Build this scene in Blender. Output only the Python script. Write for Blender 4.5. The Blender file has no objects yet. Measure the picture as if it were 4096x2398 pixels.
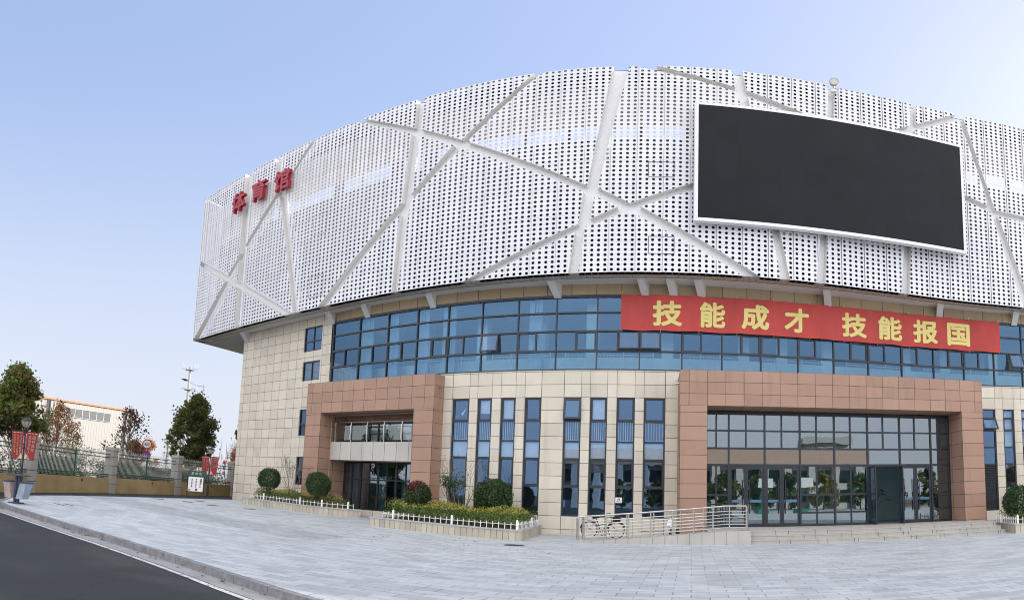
# Sports hall with a perforated white drum above a tiled ground floor, seen across its paved forecourt.
import bpy, bmesh, math, random
from mathutils import Vector, Matrix
R = math.radians
random.seed(7)
sc = bpy.context.scene
COL = sc.collection

# ------------------------------------------------------------------ camera, world, sun, exposure
cd = bpy.data.cameras.new('camera')
cd.type = 'PANO'; cd.panorama_type = 'EQUIRECTANGULAR'        # the photo is a phone panorama
PXR = 2600.0
cd.longitude_min = (0 - 2950) / PXR; cd.longitude_max = (4096 - 2950) / PXR
cd.latitude_min = (1710 - 2398) / PXR; cd.latitude_max = 1710 / PXR
cd.clip_start = 0.05; cd.clip_end = 4000
cam = bpy.data.objects.new('camera', cd); COL.objects.link(cam)
cam.location = (0, 0, 1.6); cam.rotation_euler = (math.pi / 2 + 0.11, 0, 0)
sc.camera = cam

SUN_AZ, SUN_EL = R(44), R(30)        # azimuth from +Y towards +X
w = bpy.data.worlds.new('World'); sc.world = w; w.use_nodes = True
wn = w.node_tree; bg = wn.nodes['Background']
sky = wn.nodes.new('ShaderNodeTexSky'); sky.sky_type = 'NISHITA'; sky.sun_disc = False
sky.sun_elevation = SUN_EL; sky.sun_rotation = SUN_AZ
sky.air_density = 1.0; sky.dust_density = 1.2; sky.ozone_density = 2.6
hz_ = wn.nodes.new('ShaderNodeGamma'); hz_.inputs[1].default_value = .55      # thin high haze evens the sky out
wn.links.new(sky.outputs[0], hz_.inputs[0]); hs_ = wn.nodes.new('ShaderNodeHueSaturation'); hs_.inputs['Saturation'].default_value = 1.22
wn.links.new(hz_.outputs[0], hs_.inputs['Color']); lv_ = wn.nodes.new('ShaderNodeVectorMath'); lv_.operation = 'MULTIPLY'; lv_.inputs[1].default_value = (1.10, 1.08, 1.26)
wn.links.new(hs_.outputs[0], lv_.inputs[0])
ad_ = wn.nodes.new('ShaderNodeVectorMath'); ad_.operation = 'ADD'; ad_.inputs[1].default_value = (2.2, 2.6, 3.6); wn.links.new(lv_.outputs[0], ad_.inputs[0])
ml_ = wn.nodes.new('ShaderNodeVectorMath'); ml_.operation = 'MULTIPLY'; ml_.inputs[1].default_value = (2.2, 2.6, 3.6); wn.links.new(lv_.outputs[0], ml_.inputs[0])
mn_ = wn.nodes.new('ShaderNodeVectorMath'); mn_.operation = 'DIVIDE'; wn.links.new(ml_.outputs[0], mn_.inputs[0]); wn.links.new(ad_.outputs[0], mn_.inputs[1])
tc_ = wn.nodes.new('ShaderNodeTexCoord'); sx_ = wn.nodes.new('ShaderNodeSeparateXYZ'); wn.links.new(tc_.outputs['Generated'], sx_.inputs[0])
hf_ = wn.nodes.new('ShaderNodeMapRange'); hf_.interpolation_type = 'SMOOTHSTEP'               # pale haze low in the sky
for i_, v_ in ((1, -.02), (2, .62), (3, .74), (4, .06)): hf_.inputs[i_].default_value = v_
wn.links.new(sx_.outputs[2], hf_.inputs[0])
hm_ = wn.nodes.new('ShaderNodeMix'); hm_.data_type = 'RGBA'; hm_.inputs[7].default_value = (1.27, 1.31, 1.38, 1)
wn.links.new(hf_.outputs[0], hm_.inputs[0]); wn.links.new(mn_.outputs[0], hm_.inputs[6])
dt_ = wn.nodes.new('ShaderNodeVectorMath'); dt_.operation = 'DOT_PRODUCT'
dt_.inputs[1].default_value = (.20, -.84, .50); wn.links.new(tc_.outputs['Generated'], dt_.inputs[0])
mr_ = wn.nodes.new('ShaderNodeMapRange'); mr_.interpolation_type = 'SMOOTHSTEP'                # added bright sky patch behind the viewer, unseen, to light the shaded facade
for i_, v_ in ((1, .05), (2, .65), (3, .0), (4, 1.0)): mr_.inputs[i_].default_value = v_
wn.links.new(dt_.outputs['Value'], mr_.inputs[0])
bw_ = wn.nodes.new('ShaderNodeRGBToBW'); wn.links.new(hm_.outputs[2], bw_.inputs[0])
cw_ = wn.nodes.new('ShaderNodeVectorMath'); cw_.operation = 'SCALE'; cw_.inputs[0].default_value = (3.45, 3.42, 3.55); wn.links.new(bw_.outputs[0], cw_.inputs['Scale'])
cl_ = wn.nodes.new('ShaderNodeMix'); cl_.data_type = 'RGBA'
lo_ = wn.nodes.new('ShaderNodeMapRange'); lo_.interpolation_type = 'SMOOTHSTEP'               # the added patch dims towards the horizon to darken its reflections
for i_, v_ in ((1, .05), (2, .50), (3, .32), (4, 1.0)): lo_.inputs[i_].default_value = v_
wn.links.new(sx_.outputs[2], lo_.inputs[0])
cf_ = wn.nodes.new('ShaderNodeMath'); cf_.operation = 'MULTIPLY'; wn.links.new(mr_.outputs[0], cf_.inputs[0]); wn.links.new(lo_.outputs[0], cf_.inputs[1])
wn.links.new(cf_.outputs[0], cl_.inputs[0]); wn.links.new(hm_.outputs[2], cl_.inputs[6]); wn.links.new(cw_.outputs[0], cl_.inputs[7])
wn.links.new(cl_.outputs[2], bg.inputs[0]); bg.inputs[1].default_value = 0.15

sl = bpy.data.lights.new('sun', 'SUN'); sl.energy = 2.2; sl.angle = R(0.5); sl.color = (1, .93, .82)
so = bpy.data.objects.new('sun', sl); COL.objects.link(so)
sd = Vector((math.sin(SUN_AZ) * math.cos(SUN_EL), math.cos(SUN_AZ) * math.cos(SUN_EL), math.sin(SUN_EL)))
so.rotation_euler = sd.to_track_quat('Z', 'Y').to_euler(); so.location = (40, 60, 60)

vs = sc.view_settings; vs.view_transform = 'Standard'; vs.look = 'None'; vs.exposure = 2.12; vs.gamma = 1
sc.cycles.transparent_max_bounces = 24; sc.cycles.max_bounces = 8; sc.cycles.use_denoising = True; sc.cycles.filter_width = 1.0

# ------------------------------------------------------------------ helpers
def gz(x):                           # the forecourt rises gently to the left
    return min(max((-8 - x) * .017, 0), .5)

class MB:
    def __init__(s): s.v = []; s.f = []; s.uv = []; s.has = False
    def quad(s, a, b, c, d, uv=None):
        n = len(s.v); s.v += [tuple(a), tuple(b), tuple(c), tuple(d)]; s.f.append((n, n+1, n+2, n+3))
        if uv: s.has = True
        s.uv.append(uv or [(0, 0)] * 4)
    def poly(s, pts, uv=None):
        n = len(s.v); s.v += [tuple(p) for p in pts]; s.f.append(tuple(range(n, n + len(pts))))
        if uv: s.has = True
        s.uv.append(uv or [(0, 0)] * len(pts))
    def hexa(s, p, uvs=1.0):          # p: 8 corners, bottom 4 (ccw from above) then top 4
        def dist(a, b): return (Vector(a) - Vector(b)).length
        for idx in ((0,1,5,4), (1,2,6,5), (2,3,7,6), (3,0,4,7), (4,5,6,7), (3,2,1,0)):
            q = [p[i] for i in idx]; a = dist(q[0], q[1]) / uvs; b = dist(q[1], q[2]) / uvs
            s.quad(*q, uv=[(0, 0), (a, 0), (a, b), (0, b)])
    def box(s, x0, x1, y0, y1, z0, z1):
        s.hexa([(x0,y0,z0), (x1,y0,z0), (x1,y1,z0), (x0,y1,z0), (x0,y0,z1), (x1,y0,z1), (x1,y1,z1), (x0,y1,z1)])
    def tube(s, pts, r, n=8, cap=True):
        pts = [Vector(p) for p in pts]; rs = r if isinstance(r, (list, tuple)) else [r] * len(pts)
        rings = []; up = Vector((0, 0, 1))
        for i, p in enumerate(pts):
            d = (pts[min(i+1, len(pts)-1)] - pts[max(i-1, 0)]).normalized()
            a = d.cross(up)
            if a.length < .05: a = d.cross(Vector((0, 1, 0)))
            a.normalize(); b = d.cross(a).normalized()
            rings.append([p + (a * math.cos(2*math.pi*k/n) + b * math.sin(2*math.pi*k/n)) * rs[i] for k in range(n)])
        base = len(s.v)
        for rg in rings: s.v += [tuple(q) for q in rg]
        for i in range(len(pts) - 1):
            for k in range(n):
                k2 = (k + 1) % n
                s.f.append((base+i*n+k, base+i*n+k2, base+(i+1)*n+k2, base+(i+1)*n+k)); s.uv.append([(0, 0)] * 4)
        if cap:
            s.f.append(tuple(base + k for k in range(n))); s.uv.append([(0, 0)] * n)
            s.f.append(tuple(base + (len(pts)-1)*n + k for k in reversed(range(n)))); s.uv.append([(0, 0)] * n)
    def prism(s, pts, z0, z1, uvs=1.0):        # pts in plan, ccw
        f0 = z0 if callable(z0) else (lambda x, y: z0); f1 = z1 if callable(z1) else (lambda x, y: z1)
        n = len(pts); acc = 0
        for i in range(n):
            a, b = pts[i], pts[(i+1) % n]; L = math.dist(a, b)
            za0, zb0, za1, zb1 = f0(*a), f0(*b), f1(*a), f1(*b)
            s.quad((*a, za0), (*b, zb0), (*b, zb1), (*a, za1),
                   uv=[(acc/uvs, 0), ((acc+L)/uvs, 0), ((acc+L)/uvs, (zb1-zb0)/uvs), (acc/uvs, (za1-za0)/uvs)]); acc += L
        s.poly([(*p, f1(*p)) for p in pts]); s.poly([(*p, f0(*p)) for p in reversed(pts)])
    def lathe(s, prof, c, n=16):
        for i in range(len(prof) - 1):
            r0, z0 = prof[i]; r1, z1 = prof[i+1]
            for k in range(n):
                a, b = 2*math.pi*k/n, 2*math.pi*(k+1)/n
                P = lambda r, z, t: (c[0] + r*math.cos(t), c[1] + r*math.sin(t), c[2] + z)
                s.quad(P(r0,z0,a), P(r0,z0,b), P(r1,z1,b), P(r1,z1,a))
    def build(s, name, mat, parent=None, smooth=False, merge=False):
        me = bpy.data.meshes.new(name); me.from_pydata(s.v, [], s.f)
        if s.has:
            ul = me.uv_layers.new(name='UVMap'); i = 0; flat = []
            for u in s.uv:
                for q in u: flat += [q[0], q[1]]
            ul.data.foreach_set('uv', flat)
        if merge:
            bm = bmesh.new(); bm.from_mesh(me); bmesh.ops.remove_doubles(bm, verts=bm.verts, dist=1e-4)
            bmesh.ops.recalc_face_normals(bm, faces=bm.faces); bm.to_mesh(me); bm.free()
        if smooth: me.polygons.foreach_set('use_smooth', [True] * len(me.polygons))
        me.materials.append(mat)
        o = bpy.data.objects.new(name, me); COL.objects.link(o)
        if parent:
            o.parent = parent
            o.matrix_parent_inverse = Matrix.Translation(-parent_loc(parent)) if False else parent.matrix_basis.inverted()
        return o

def parent_loc(p): return p.location
def tag(o, label=None, cat=None, group=None, kind=None):
    if label: o['label'] = label
    if cat: o['category'] = cat
    if group: o['group'] = group
    if kind: o['kind'] = kind
    return o
def thing(name, label, cat, loc=(0, 0, 0), group=None):
    o = bpy.data.objects.new(name, None); COL.objects.link(o); o.location = loc; o.empty_display_size = .3
    return tag(o, label, cat, group)
def dup(root, loc, rotz=0.0, label=None, group=None, scale=None):
    r = root.copy(); COL.objects.link(r); r.location = loc; r.rotation_euler = (0, 0, rotz)
    if scale: r.scale = scale
    if label: r['label'] = label
    if group: r['group'] = group
    for ch in list(root.children):
        c = ch.copy(); COL.objects.link(c); c.parent = r
        for g in list(ch.children):
            d = g.copy(); COL.objects.link(d); d.parent = c
    return r

# ------------------------------------------------------------------ materials
class NT:
    def __init__(s, name):
        s.m = bpy.data.materials.new(name); s.m.use_nodes = True; s.t = s.m.node_tree
        s.p = s.t.nodes['Principled BSDF']; s.out = s.t.nodes['Material Output']
    def n(s, t, **k):
        q = s.t.nodes.new(t)
        for a, b in k.items(): setattr(q, a, b)
        return q
    def l(s, a, b): s.t.links.new(a, b)
    def put(s, sock, v):
        if hasattr(v, 'is_linked') or hasattr(v, 'links'): s.l(v, sock)
        else: sock.default_value = v
    def math(s, op, a, b=0.0, c=None):
        q = s.n('ShaderNodeMath', operation=op); s.put(q.inputs[0], a); s.put(q.inputs[1], b)
        if c is not None: s.put(q.inputs[2], c)
        return q.outputs[0]
    def mix(s, f, a, b):
        q = s.n('ShaderNodeMix', data_type='RGBA'); s.put(q.inputs['Factor'], f); s.put(q.inputs[6], a); s.put(q.inputs[7], b)
        return q.outputs[2]
    def noise(s, scale, detail=4, vec=None, rough=.6):
        q = s.n('ShaderNodeTexNoise'); q.inputs['Scale'].default_value = scale; q.inputs['Detail'].default_value = detail
        q.inputs['Roughness'].default_value = rough
        if vec is not None: s.l(vec, q.inputs['Vector'])
        return q.outputs['Fac']
    def ramp(s, f, stops):
        q = s.n('ShaderNodeValToRGB'); s.put(q.inputs[0], f); e = q.color_ramp.elements
        e[0].position, e[0].color = stops[0][0], (*stops[0][1], 1)
        e[1].position, e[1].color = stops[-1][0], (*stops[-1][1], 1)
        for p, c in stops[1:-1]:
            x = e.new(p); x.color = (*c, 1)
        return q.outputs[0]
    def obj(s): return s.n('ShaderNodeTexCoord').outputs['Object']
    def uv(s):
        q = s.n('ShaderNodeSeparateXYZ'); s.l(s.n('ShaderNodeUVMap').outputs[0], q.inputs[0]); return q.outputs[0], q.outputs[1]
    def bump(s, h, strength=.3, dist=.02):
        q = s.n('ShaderNodeBump'); q.inputs['Strength'].default_value = strength; q.inputs['Distance'].default_value = dist
        s.l(h, q.inputs['Height']); s.l(q.outputs[0], s.p.inputs['Normal'])

def c4(c): return (*c, 1)
def plain(name, col, rough=.5, metal=0.0, var=.06, scale=3.0, bump=0.0, spec=None):
    k = NT(name); f = k.noise(scale, 5, k.obj())
    a = tuple(max(0, c * (1 - var)) for c in col); b = tuple(min(1, c * (1 + var)) for c in col)
    k.l(k.ramp(f, [(.3, a), (.7, b)]), k.p.inputs['Base Color'])
    k.p.inputs['Roughness'].default_value = rough; k.p.inputs['Metallic'].default_value = metal
    if spec is not None: k.p.inputs['Specular IOR Level'].default_value = spec
    if bump: k.bump(k.noise(scale * 12, 3, k.obj()), bump)
    return k.m
def frac_edge(k, u):                  # distance to the nearest whole number
    f = k.math('FRACT', u); return k.math('MINIMUM', f, k.math('SUBTRACT', 1.0, f))
def tile(name, col, joint=(.035, .033, .03), ju=.013, jv=.017, var=.07, rough=.55, stain=.10):
    k = NT(name); u, v = k.uv()
    j = k.math('MAXIMUM', k.math('LESS_THAN', frac_edge(k, u), ju), k.math('LESS_THAN', frac_edge(k, v), jv))
    cb = k.n('ShaderNodeCombineXYZ'); k.l(k.math('FLOOR', u), cb.inputs[0]); k.l(k.math('FLOOR', v), cb.inputs[1])
    wn_ = k.n('ShaderNodeTexWhiteNoise', noise_dimensions='2D'); k.l(cb.outputs[0], wn_.inputs[0])
    o = k.obj(); st = k.noise(.7, 6, o); fine = k.noise(60, 3, o)
    br = k.math('ADD', k.math('MULTIPLY_ADD', wn_.outputs[0], var * 2, 1 - var), k.math('MULTIPLY_ADD', st, stain * 2, -stain))
    br = k.math('ADD', br, k.math('MULTIPLY_ADD', fine, .12, -.06))
    mp = k.n('ShaderNodeMapping'); mp.inputs['Scale'].default_value = (2.6, 2.6, .22); k.l(o, mp.inputs[0])
    sk = k.math('MAXIMUM', k.math('SUBTRACT', k.noise(1.0, 5, mp.outputs[0], .7), .54), 0.0)
    br = k.math('SUBTRACT', br, k.math('MULTIPLY', sk, .9))
    q = k.n('ShaderNodeVectorMath', operation='SCALE'); q.inputs[0].default_value = col; k.l(br, q.inputs['Scale'])
    k.l(k.mix(j, q.outputs[0], c4(joint)), k.p.inputs['Base Color'])
    k.p.inputs['Roughness'].default_value = rough
    k.bump(k.math('SUBTRACT', 1.0, j), .4, .01)
    return k.m
def perforated(name, col, su, sv, r, seam_u=None, seam_v=None, rough=.42, asp=1.0):
    k = NT(name); u, v = k.uv()
    du = k.math('MULTIPLY', k.math('SUBTRACT', k.math('FRACT', k.math('DIVIDE', u, su)), .5), su)
    dv = k.math('MULTIPLY', k.math('SUBTRACT', k.math('FRACT', k.math('DIVIDE', v, sv)), .5), sv * asp)
    d = k.math('SQRT', k.math('ADD', k.math('POWER', du, 2.0), k.math('POWER', dv, 2.0)))
    hole = k.math('LESS_THAN', d, r)
    o = k.obj(); st = k.noise(.5, 5, o)
    base = k.ramp(st, [(.25, tuple(c * .95 for c in col)), (.75, col)])
    if seam_u:
        cb = k.n('ShaderNodeCombineXYZ'); k.l(k.math('FLOOR', k.math('DIVIDE', u, seam_u)), cb.inputs[0]); k.l(k.math('FLOOR', k.math('DIVIDE', v, seam_v)), cb.inputs[1])
        wn_ = k.n('ShaderNodeTexWhiteNoise', noise_dimensions='2D'); k.l(cb.outputs[0], wn_.inputs[0])
        mp = k.n('ShaderNodeMapping'); mp.inputs['Scale'].default_value = (3.0, 3.0, .18); k.l(o, mp.inputs[0])
        sk = k.math('MAXIMUM', k.math('SUBTRACT', k.noise(1.0, 5, mp.outputs[0], .7), .55), 0.0)
        tn = k.math('SUBTRACT', k.math('MULTIPLY_ADD', wn_.outputs[0], .07, .955), k.math('MULTIPLY', sk, .7))
        sc_ = k.n('ShaderNodeVectorMath', operation='SCALE'); k.l(base, sc_.inputs[0]); k.l(tn, sc_.inputs['Scale']); base = sc_.outputs[0]
        eu = k.math('MULTIPLY', frac_edge(k, k.math('DIVIDE', u, seam_u)), seam_u)
        ev = k.math('MULTIPLY', frac_edge(k, k.math('DIVIDE', v, seam_v)), seam_v)
        j = k.math('LESS_THAN', k.math('MINIMUM', eu, ev), .009)
        base = k.mix(j, base, (.46, .46, .49, 1))
    k.l(base, k.p.inputs['Base Color']); k.p.inputs['Roughness'].default_value = rough
    tr = k.n('ShaderNodeBsdfTransparent'); mx = k.n('ShaderNodeMixShader')
    k.l(hole, mx.inputs[0]); k.l(k.p.outputs[0], mx.inputs[1]); k.l(tr.outputs[0], mx.inputs[2]); k.l(mx.outputs[0], k.out.inputs[0])
    return k.m
def glass(name, refl, gcol, tcol, wave=.0, wscale=.8, rough=.0):
    k = NT(name); g = k.n('ShaderNodeBsdfGlossy'); g.inputs['Color'].default_value = c4(gcol); g.inputs['Roughness'].default_value = rough
    t = k.n('ShaderNodeBsdfTransparent'); t.inputs['Color'].default_value = c4(tcol)
    mx = k.n('ShaderNodeMixShader'); lw = k.n('ShaderNodeLayerWeight'); lw.inputs[0].default_value = .35
    k.l(k.math('MINIMUM', k.math('MULTIPLY_ADD', lw.outputs['Fresnel'], .6, refl), 1.0), mx.inputs[0])
    k.l(t.outputs[0], mx.inputs[1]); k.l(g.outputs[0], mx.inputs[2]); k.l(mx.outputs[0], k.out.inputs[0])
    if wave:
        b = k.n('ShaderNodeBump'); b.inputs['Strength'].default_value = wave; b.inputs['Distance'].default_value = .05
        k.l(k.noise(wscale, 2, k.obj()), b.inputs['Height']); k.l(b.outputs[0], g.inputs['Normal'])
    return k.m
def leaf(name, stops, rough=.5, trans=.25):
    k = NT(name); ge = k.n('ShaderNodeNewGeometry')
    c = k.ramp(ge.outputs['Random Per Island'], stops); k.l(c, k.p.inputs['Base Color'])
    k.p.inputs['Roughness'].default_value = rough
    tl = k.n('ShaderNodeBsdfTranslucent'); k.l(c, tl.inputs[0]); mx = k.n('ShaderNodeMixShader'); mx.inputs[0].default_value = trans
    k.l(k.p.outputs[0], mx.inputs[1]); k.l(tl.outputs[0], mx.inputs[2]); k.l(mx.outputs[0], k.out.inputs[0])
    return k.m

M = {}
M['panel'] = perforated('white_perforated_metal', (.755, .77, .82), .28, .2275, .067, 1.12, 1.365)
M['white_metal'] = plain('white_painted_metal', (.75, .755, .77), .4, 0, .03, .6)
M['edge'] = plain('panel_edge_metal', (.70, .69, .66), .45, 0, .05, 1.0)
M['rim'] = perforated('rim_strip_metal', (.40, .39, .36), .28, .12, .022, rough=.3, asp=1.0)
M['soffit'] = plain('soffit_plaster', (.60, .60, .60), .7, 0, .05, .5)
M['beige'] = tile('beige_stone_tiles', (.64, .585, .485), var=.085, stain=.12)
M['tan'] = tile('tan_stone_tiles', (.36, .27, .165))
M['brown'] = tile('brown_stone_tiles', (.365, .222, .158), var=.085, stain=.12)
M['balcony'] = tile('pale_stone_tiles', (.52, .50, .45))
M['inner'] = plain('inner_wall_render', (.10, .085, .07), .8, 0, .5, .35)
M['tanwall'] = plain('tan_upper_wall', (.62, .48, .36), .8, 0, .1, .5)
M['dark'] = plain('painted_shade_lining', (.03, .03, .035), .7)  # near-black colour carries the shade seen through the drum's holes
M['frame'] = plain('charcoal_aluminium', (.018, .024, .034), .35, 0, .1, 2)
M['glass_up'] = glass('blue_coated_glass', .22, (.20, .37, .60), (.66, .88, .95), .02, .5)
M['glass_tall'] = glass('blue_grey_window_glass', .24, (.26, .43, .70), (.84, .92, .96), .05, .8)
M['glass_door'] = glass('clear_entrance_glass', .36, (.48, .55, .60), (.28, .48, .53), .03, .8)
M['glass_clear'] = glass('clear_balustrade_glass', .12, (.9, 1, 1), (.80, .86, .84))
M['steel'] = plain('brushed_steel', (.55, .54, .52), .25, 1.0, .08, 8)
M['curtain'] = plain('pale_blue_curtain', (.50, .56, .64), .9, 0, .1, 2)
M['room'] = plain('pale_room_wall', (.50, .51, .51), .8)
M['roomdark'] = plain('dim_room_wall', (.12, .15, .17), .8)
M['lobby'] = plain('lobby_plaster', (.34, .40, .40), .8)
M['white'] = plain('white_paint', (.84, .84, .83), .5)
M['film'] = plain('white_window_blind', (.84, .86, .87), .7)
def cloth(name, col):
    k = NT(name); o = k.obj(); mp = k.n('ShaderNodeMapping'); mp.inputs['Scale'].default_value = (1.0, 1.0, .35); k.l(o, mp.inputs[0])
    f = k.noise(.9, 5, mp.outputs[0]); g = k.noise(5.0, 4, mp.outputs[0])
    k.l(k.ramp(f, [(.28, tuple(c * .78 for c in col)), (.72, tuple(min(1, c * 1.15) for c in col))]), k.p.inputs['Base Color'])
    k.p.inputs['Roughness'].default_value = .55; k.bump(k.math('ADD', f, k.math('MULTIPLY', g, .3)), .6, .12); return k.m
M['red'] = cloth('red_banner_cloth', (.47, .042, .034))
M['yellow'] = plain('yellow_print', (.74, .64, .22), .6, 0, .03)
M['signred'] = plain('red_letter_enamel', (.34, .012, .03), .35)
M['doorband'] = plain('blue_safety_strip', (.08, .17, .30), .5)
PANELS = [
 [[-33.7,21.9],[-28.54,21.9],[-28.46,17.17],[-28.42,16.05],[-29.63,14.77],[-33.7,16.94]],
 [[-28.41,15.57],[-28.39,14.0],[-29.45,14.65]],
 [[-33.7,16.55],[-29.9,14.47],[-33.7,11.0]],
 [[-29.56,14.26],[-28.42,13.69],[-28.34,11.0],[-32.87,11.0]],
 [[-27.96,13.44],[-23.5,11.0],[-28.0,11.0]],
 [[-24.78,18.97],[-23.91,15.89],[-22.71,11.0],[-28.0,13.91],[-27.95,16.25],[-27.6,16.32]],
 [[-27.87,21.9],[-25.51,21.9],[-24.88,19.4],[-27.9,16.45],[-27.92,16.87]],
 [[-25.08,21.9],[-22.17,21.9],[-24.32,19.51],[-24.72,20.49]],
 [[-21.75,21.9],[-19.27,21.9],[-18.61,21.76],[-15.09,19.76],[-15.2,18.03],[-15.38,15.76],[-18.51,13.01],[-20.69,11.0],[-22.22,11.0],[-22.73,13.01],[-23.35,15.74],[-24.07,18.66],[-24.31,19.36]],
 [[-18.33,21.9],[-14.91,21.9],[-14.93,20.08]],
 [[-15.5,15.11],[-15.7,11.0],[-19.93,11.0]],
 [[-14.43,21.9],[-8.82,21.9],[-12.23,18.59],[-14.55,19.89]],
 [[-14.57,19.46],[-12.67,18.38],[-14.88,16.1],[-14.8,16.54]],
 [[-11.94,18.41],[-8.65,21.73],[-8.28,21.9],[-5.31,21.9],[-6.29,15.17]],
 [[-12.25,18.1],[-6.44,14.89],[-6.62,13.3],[-11.83,11.0],[-15.34,11.0],[-14.9,15.39],[-14.81,15.76]],
 [[-6.75,12.9],[-6.99,11.0],[-11.04,11.0]],
 [[-4.61,21.9],[-4.46,21.9],[-4.08,21.77],[-0.09,20.58],[0.14,19.84],[0.38,18.95],[-1.16,15.69],[-2.09,15.22],[-4.47,14.24],[-5.84,15.05]],
 [[-3.44,21.9],[-0.25,21.9],[-0.08,20.83]],
 [[0.2,21.9],[4.12,21.9],[4.02,19.72],[3.41,19.66],[0.4,20.72]],
 [[0.45,20.33],[1.83,19.84],[2.46,19.61],[0.57,19.55]],
 [[4.45,21.82],[8.26,21.9],[8.15,20.43],[7.05,19.81],[6.44,19.57],[4.34,19.76]],
 [[8.56,21.9],[10.75,21.9],[8.5,20.64]],
 [[8.45,20.24],[10.89,21.52],[12.06,17.53],[12.3,16.47],[10.93,16.9],[9.97,17.55],[9.21,19.19],[8.44,19.68]],
 [[11.13,21.69],[11.39,21.9],[33.9,21.9],[33.9,15.32],[12.67,16.28]],
 [[12.81,15.93],[33.9,14.69],[33.9,11.22],[14.59,11.0]],
 [[10.97,16.55],[12.43,16.1],[14.01,11.0],[7.85,11.0],[8.0,13.42],[8.24,13.83],[10.17,15.84]],
 [[3.95,13.37],[7.67,13.5],[7.44,11.0],[3.81,11.0]],
 [[1.8,13.3],[3.61,13.31],[3.4,11.0],[2.24,11.0]],
 [[-4.02,14.06],[-2.09,14.85],[-1.05,15.19],[1.17,13.61],[1.42,13.39],[1.84,11.0],[0.98,11.0]],
 [[-4.5,13.84],[0.22,11.0],[-6.57,11.0],[-6.32,13.1]],
 [[-5.95,14.64],[-4.97,14.06],[-6.12,13.51]]]
# ------------------------------------------------------------------ plan curves of the hall
ZS, ZG, ZB, ZT = 7.08, 10.5, 11.0, 21.9        # glass band sill / head, drum rim, drum top
def D(x):                                       # outer face of the perforated drum
    q = max(-33.7, min(x, 13)); v = -2.82e-07*q**5 - 2.155e-05*q**4 - .0004007*q**3 + .009254*q**2 + .2074*q + 26.23
    return v + (x - q) * (.10 if x > 0 else 0)
def W(x):                                       # masonry wall below
    q = max(-29, min(x, 14)); v = -1.151e-05*q**4 - .0004717*q**3 + .005516*q**2 + .2136*q + 27.9
    return v + (x - q) * (.14 if x > 0 else 0)
def at(fn, x, out=0.0):                         # point on a plan curve, moved outwards (towards the forecourt)
    d = (fn(x + .05) - fn(x - .05)) / .1; L = math.hypot(d, 1)
    return (x + out * d / L, fn(x) - out / L)
class Arc:                                      # arc length along a curve
    def __init__(s, fn, x0, x1, n=900):
        s.xs = [x0 + (x1 - x0) * i / n for i in range(n + 1)]; s.ss = [0.0]
        for a, b in zip(s.xs, s.xs[1:]): s.ss.append(s.ss[-1] + math.hypot(b - a, fn(b) - fn(a)))
    def s_of(s, x):
        i = (x - s.xs[0]) / (s.xs[-1] - s.xs[0]) * (len(s.xs) - 1); i = max(0, min(i, len(s.xs) - 1.001)); k = int(i)
        return s.ss[k] + (s.ss[k+1] - s.ss[k]) * (i - k)
    def x_of(s, q):
        lo, hi = 0, len(s.xs) - 1
        while hi - lo > 1:
            m = (lo + hi) // 2
            if s.ss[m] <= q: lo = m
            else: hi = m
        return s.xs[lo] + (s.xs[hi] - s.xs[lo]) * (q - s.ss[lo]) / (s.ss[hi] - s.ss[lo])
DA = Arc(D, -34, 36); WA = Arc(W, -30, 36)
XL, XR = -33.7, 34.0                            # ends of the drum front
WL = -28.9                                      # left corner of the wall

class Face:                                     # a straight vertical plane: u along it, d outwards, z up
    def __init__(s, p0, p1):
        s.o = p0; L = math.dist(p0, p1); s.L = L; s.u = ((p1[0]-p0[0])/L, (p1[1]-p0[1])/L); s.nv = (s.u[1], -s.u[0])
    def P(s, u, d, z): return (s.o[0] + s.u[0]*u + s.nv[0]*d, s.o[1] + s.u[1]*u + s.nv[1]*d, z)
    def box(s, mb, u0, u1, d0, d1, z0, z1, uvs=1.0):
        mb.hexa([s.P(u0,d1,z0), s.P(u1,d1,z0), s.P(u1,d0,z0), s.P(u0,d0,z0), s.P(u0,d1,z1), s.P(u1,d1,z1), s.P(u1,d0,z1), s.P(u0,d0,z1)], uvs)
    def quad(s, mb, u0, u1, d, z0, z1, uv=None): mb.quad(s.P(u0,d,z0), s.P(u1,d,z0), s.P(u1,d,z1), s.P(u0,d,z1), uv)
    def tilebox(s, mb, u0, u1, d0, d1, z0, z1, tu, tz, uo=0.0, zo=0.0):       # box whose UVs count tiles
        V = lambda z: (z - zo) / tz
        def q(a, b, c, d, l0, l1): mb.quad(a, b, c, d, uv=[(l0, V(z0)), (l1, V(z0)), (l1, V(z1)), (l0, V(z1))])
        U = lambda u: (u - uo) / tu
        q(s.P(u0,d1,z0), s.P(u1,d1,z0), s.P(u1,d1,z1), s.P(u0,d1,z1), U(u0), U(u1))
        q(s.P(u1,d1,z0), s.P(u1,d0,z0), s.P(u1,d0,z1), s.P(u1,d1,z1), 0, (d1-d0)/tu)
        q(s.P(u0,d0,z0), s.P(u0,d1,z0), s.P(u0,d1,z1), s.P(u0,d0,z1), -(d1-d0)/tu, 0)
        q(s.P(u1,d0,z0), s.P(u0,d0,z0), s.P(u0,d0,z1), s.P(u1,d0,z1), 0, (u1-u0)/tu)
        for z, pts in ((z1, (s.P(u0,d1,z1), s.P(u1,d1,z1), s.P(u1,d0,z1), s.P(u0,d0,z1))), (z0, (s.P(u0,d0,z0), s.P(u1,d0,z0), s.P(u1,d1,z0), s.P(u0,d1,z0)))):
            mb.quad(*pts, uv=[(U(u0), 0.5), (U(u1), 0.5), (U(u1), .5 + (d1-d0)/tz), (U(u0), .5 + (d1-d0)/tz)])

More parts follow.
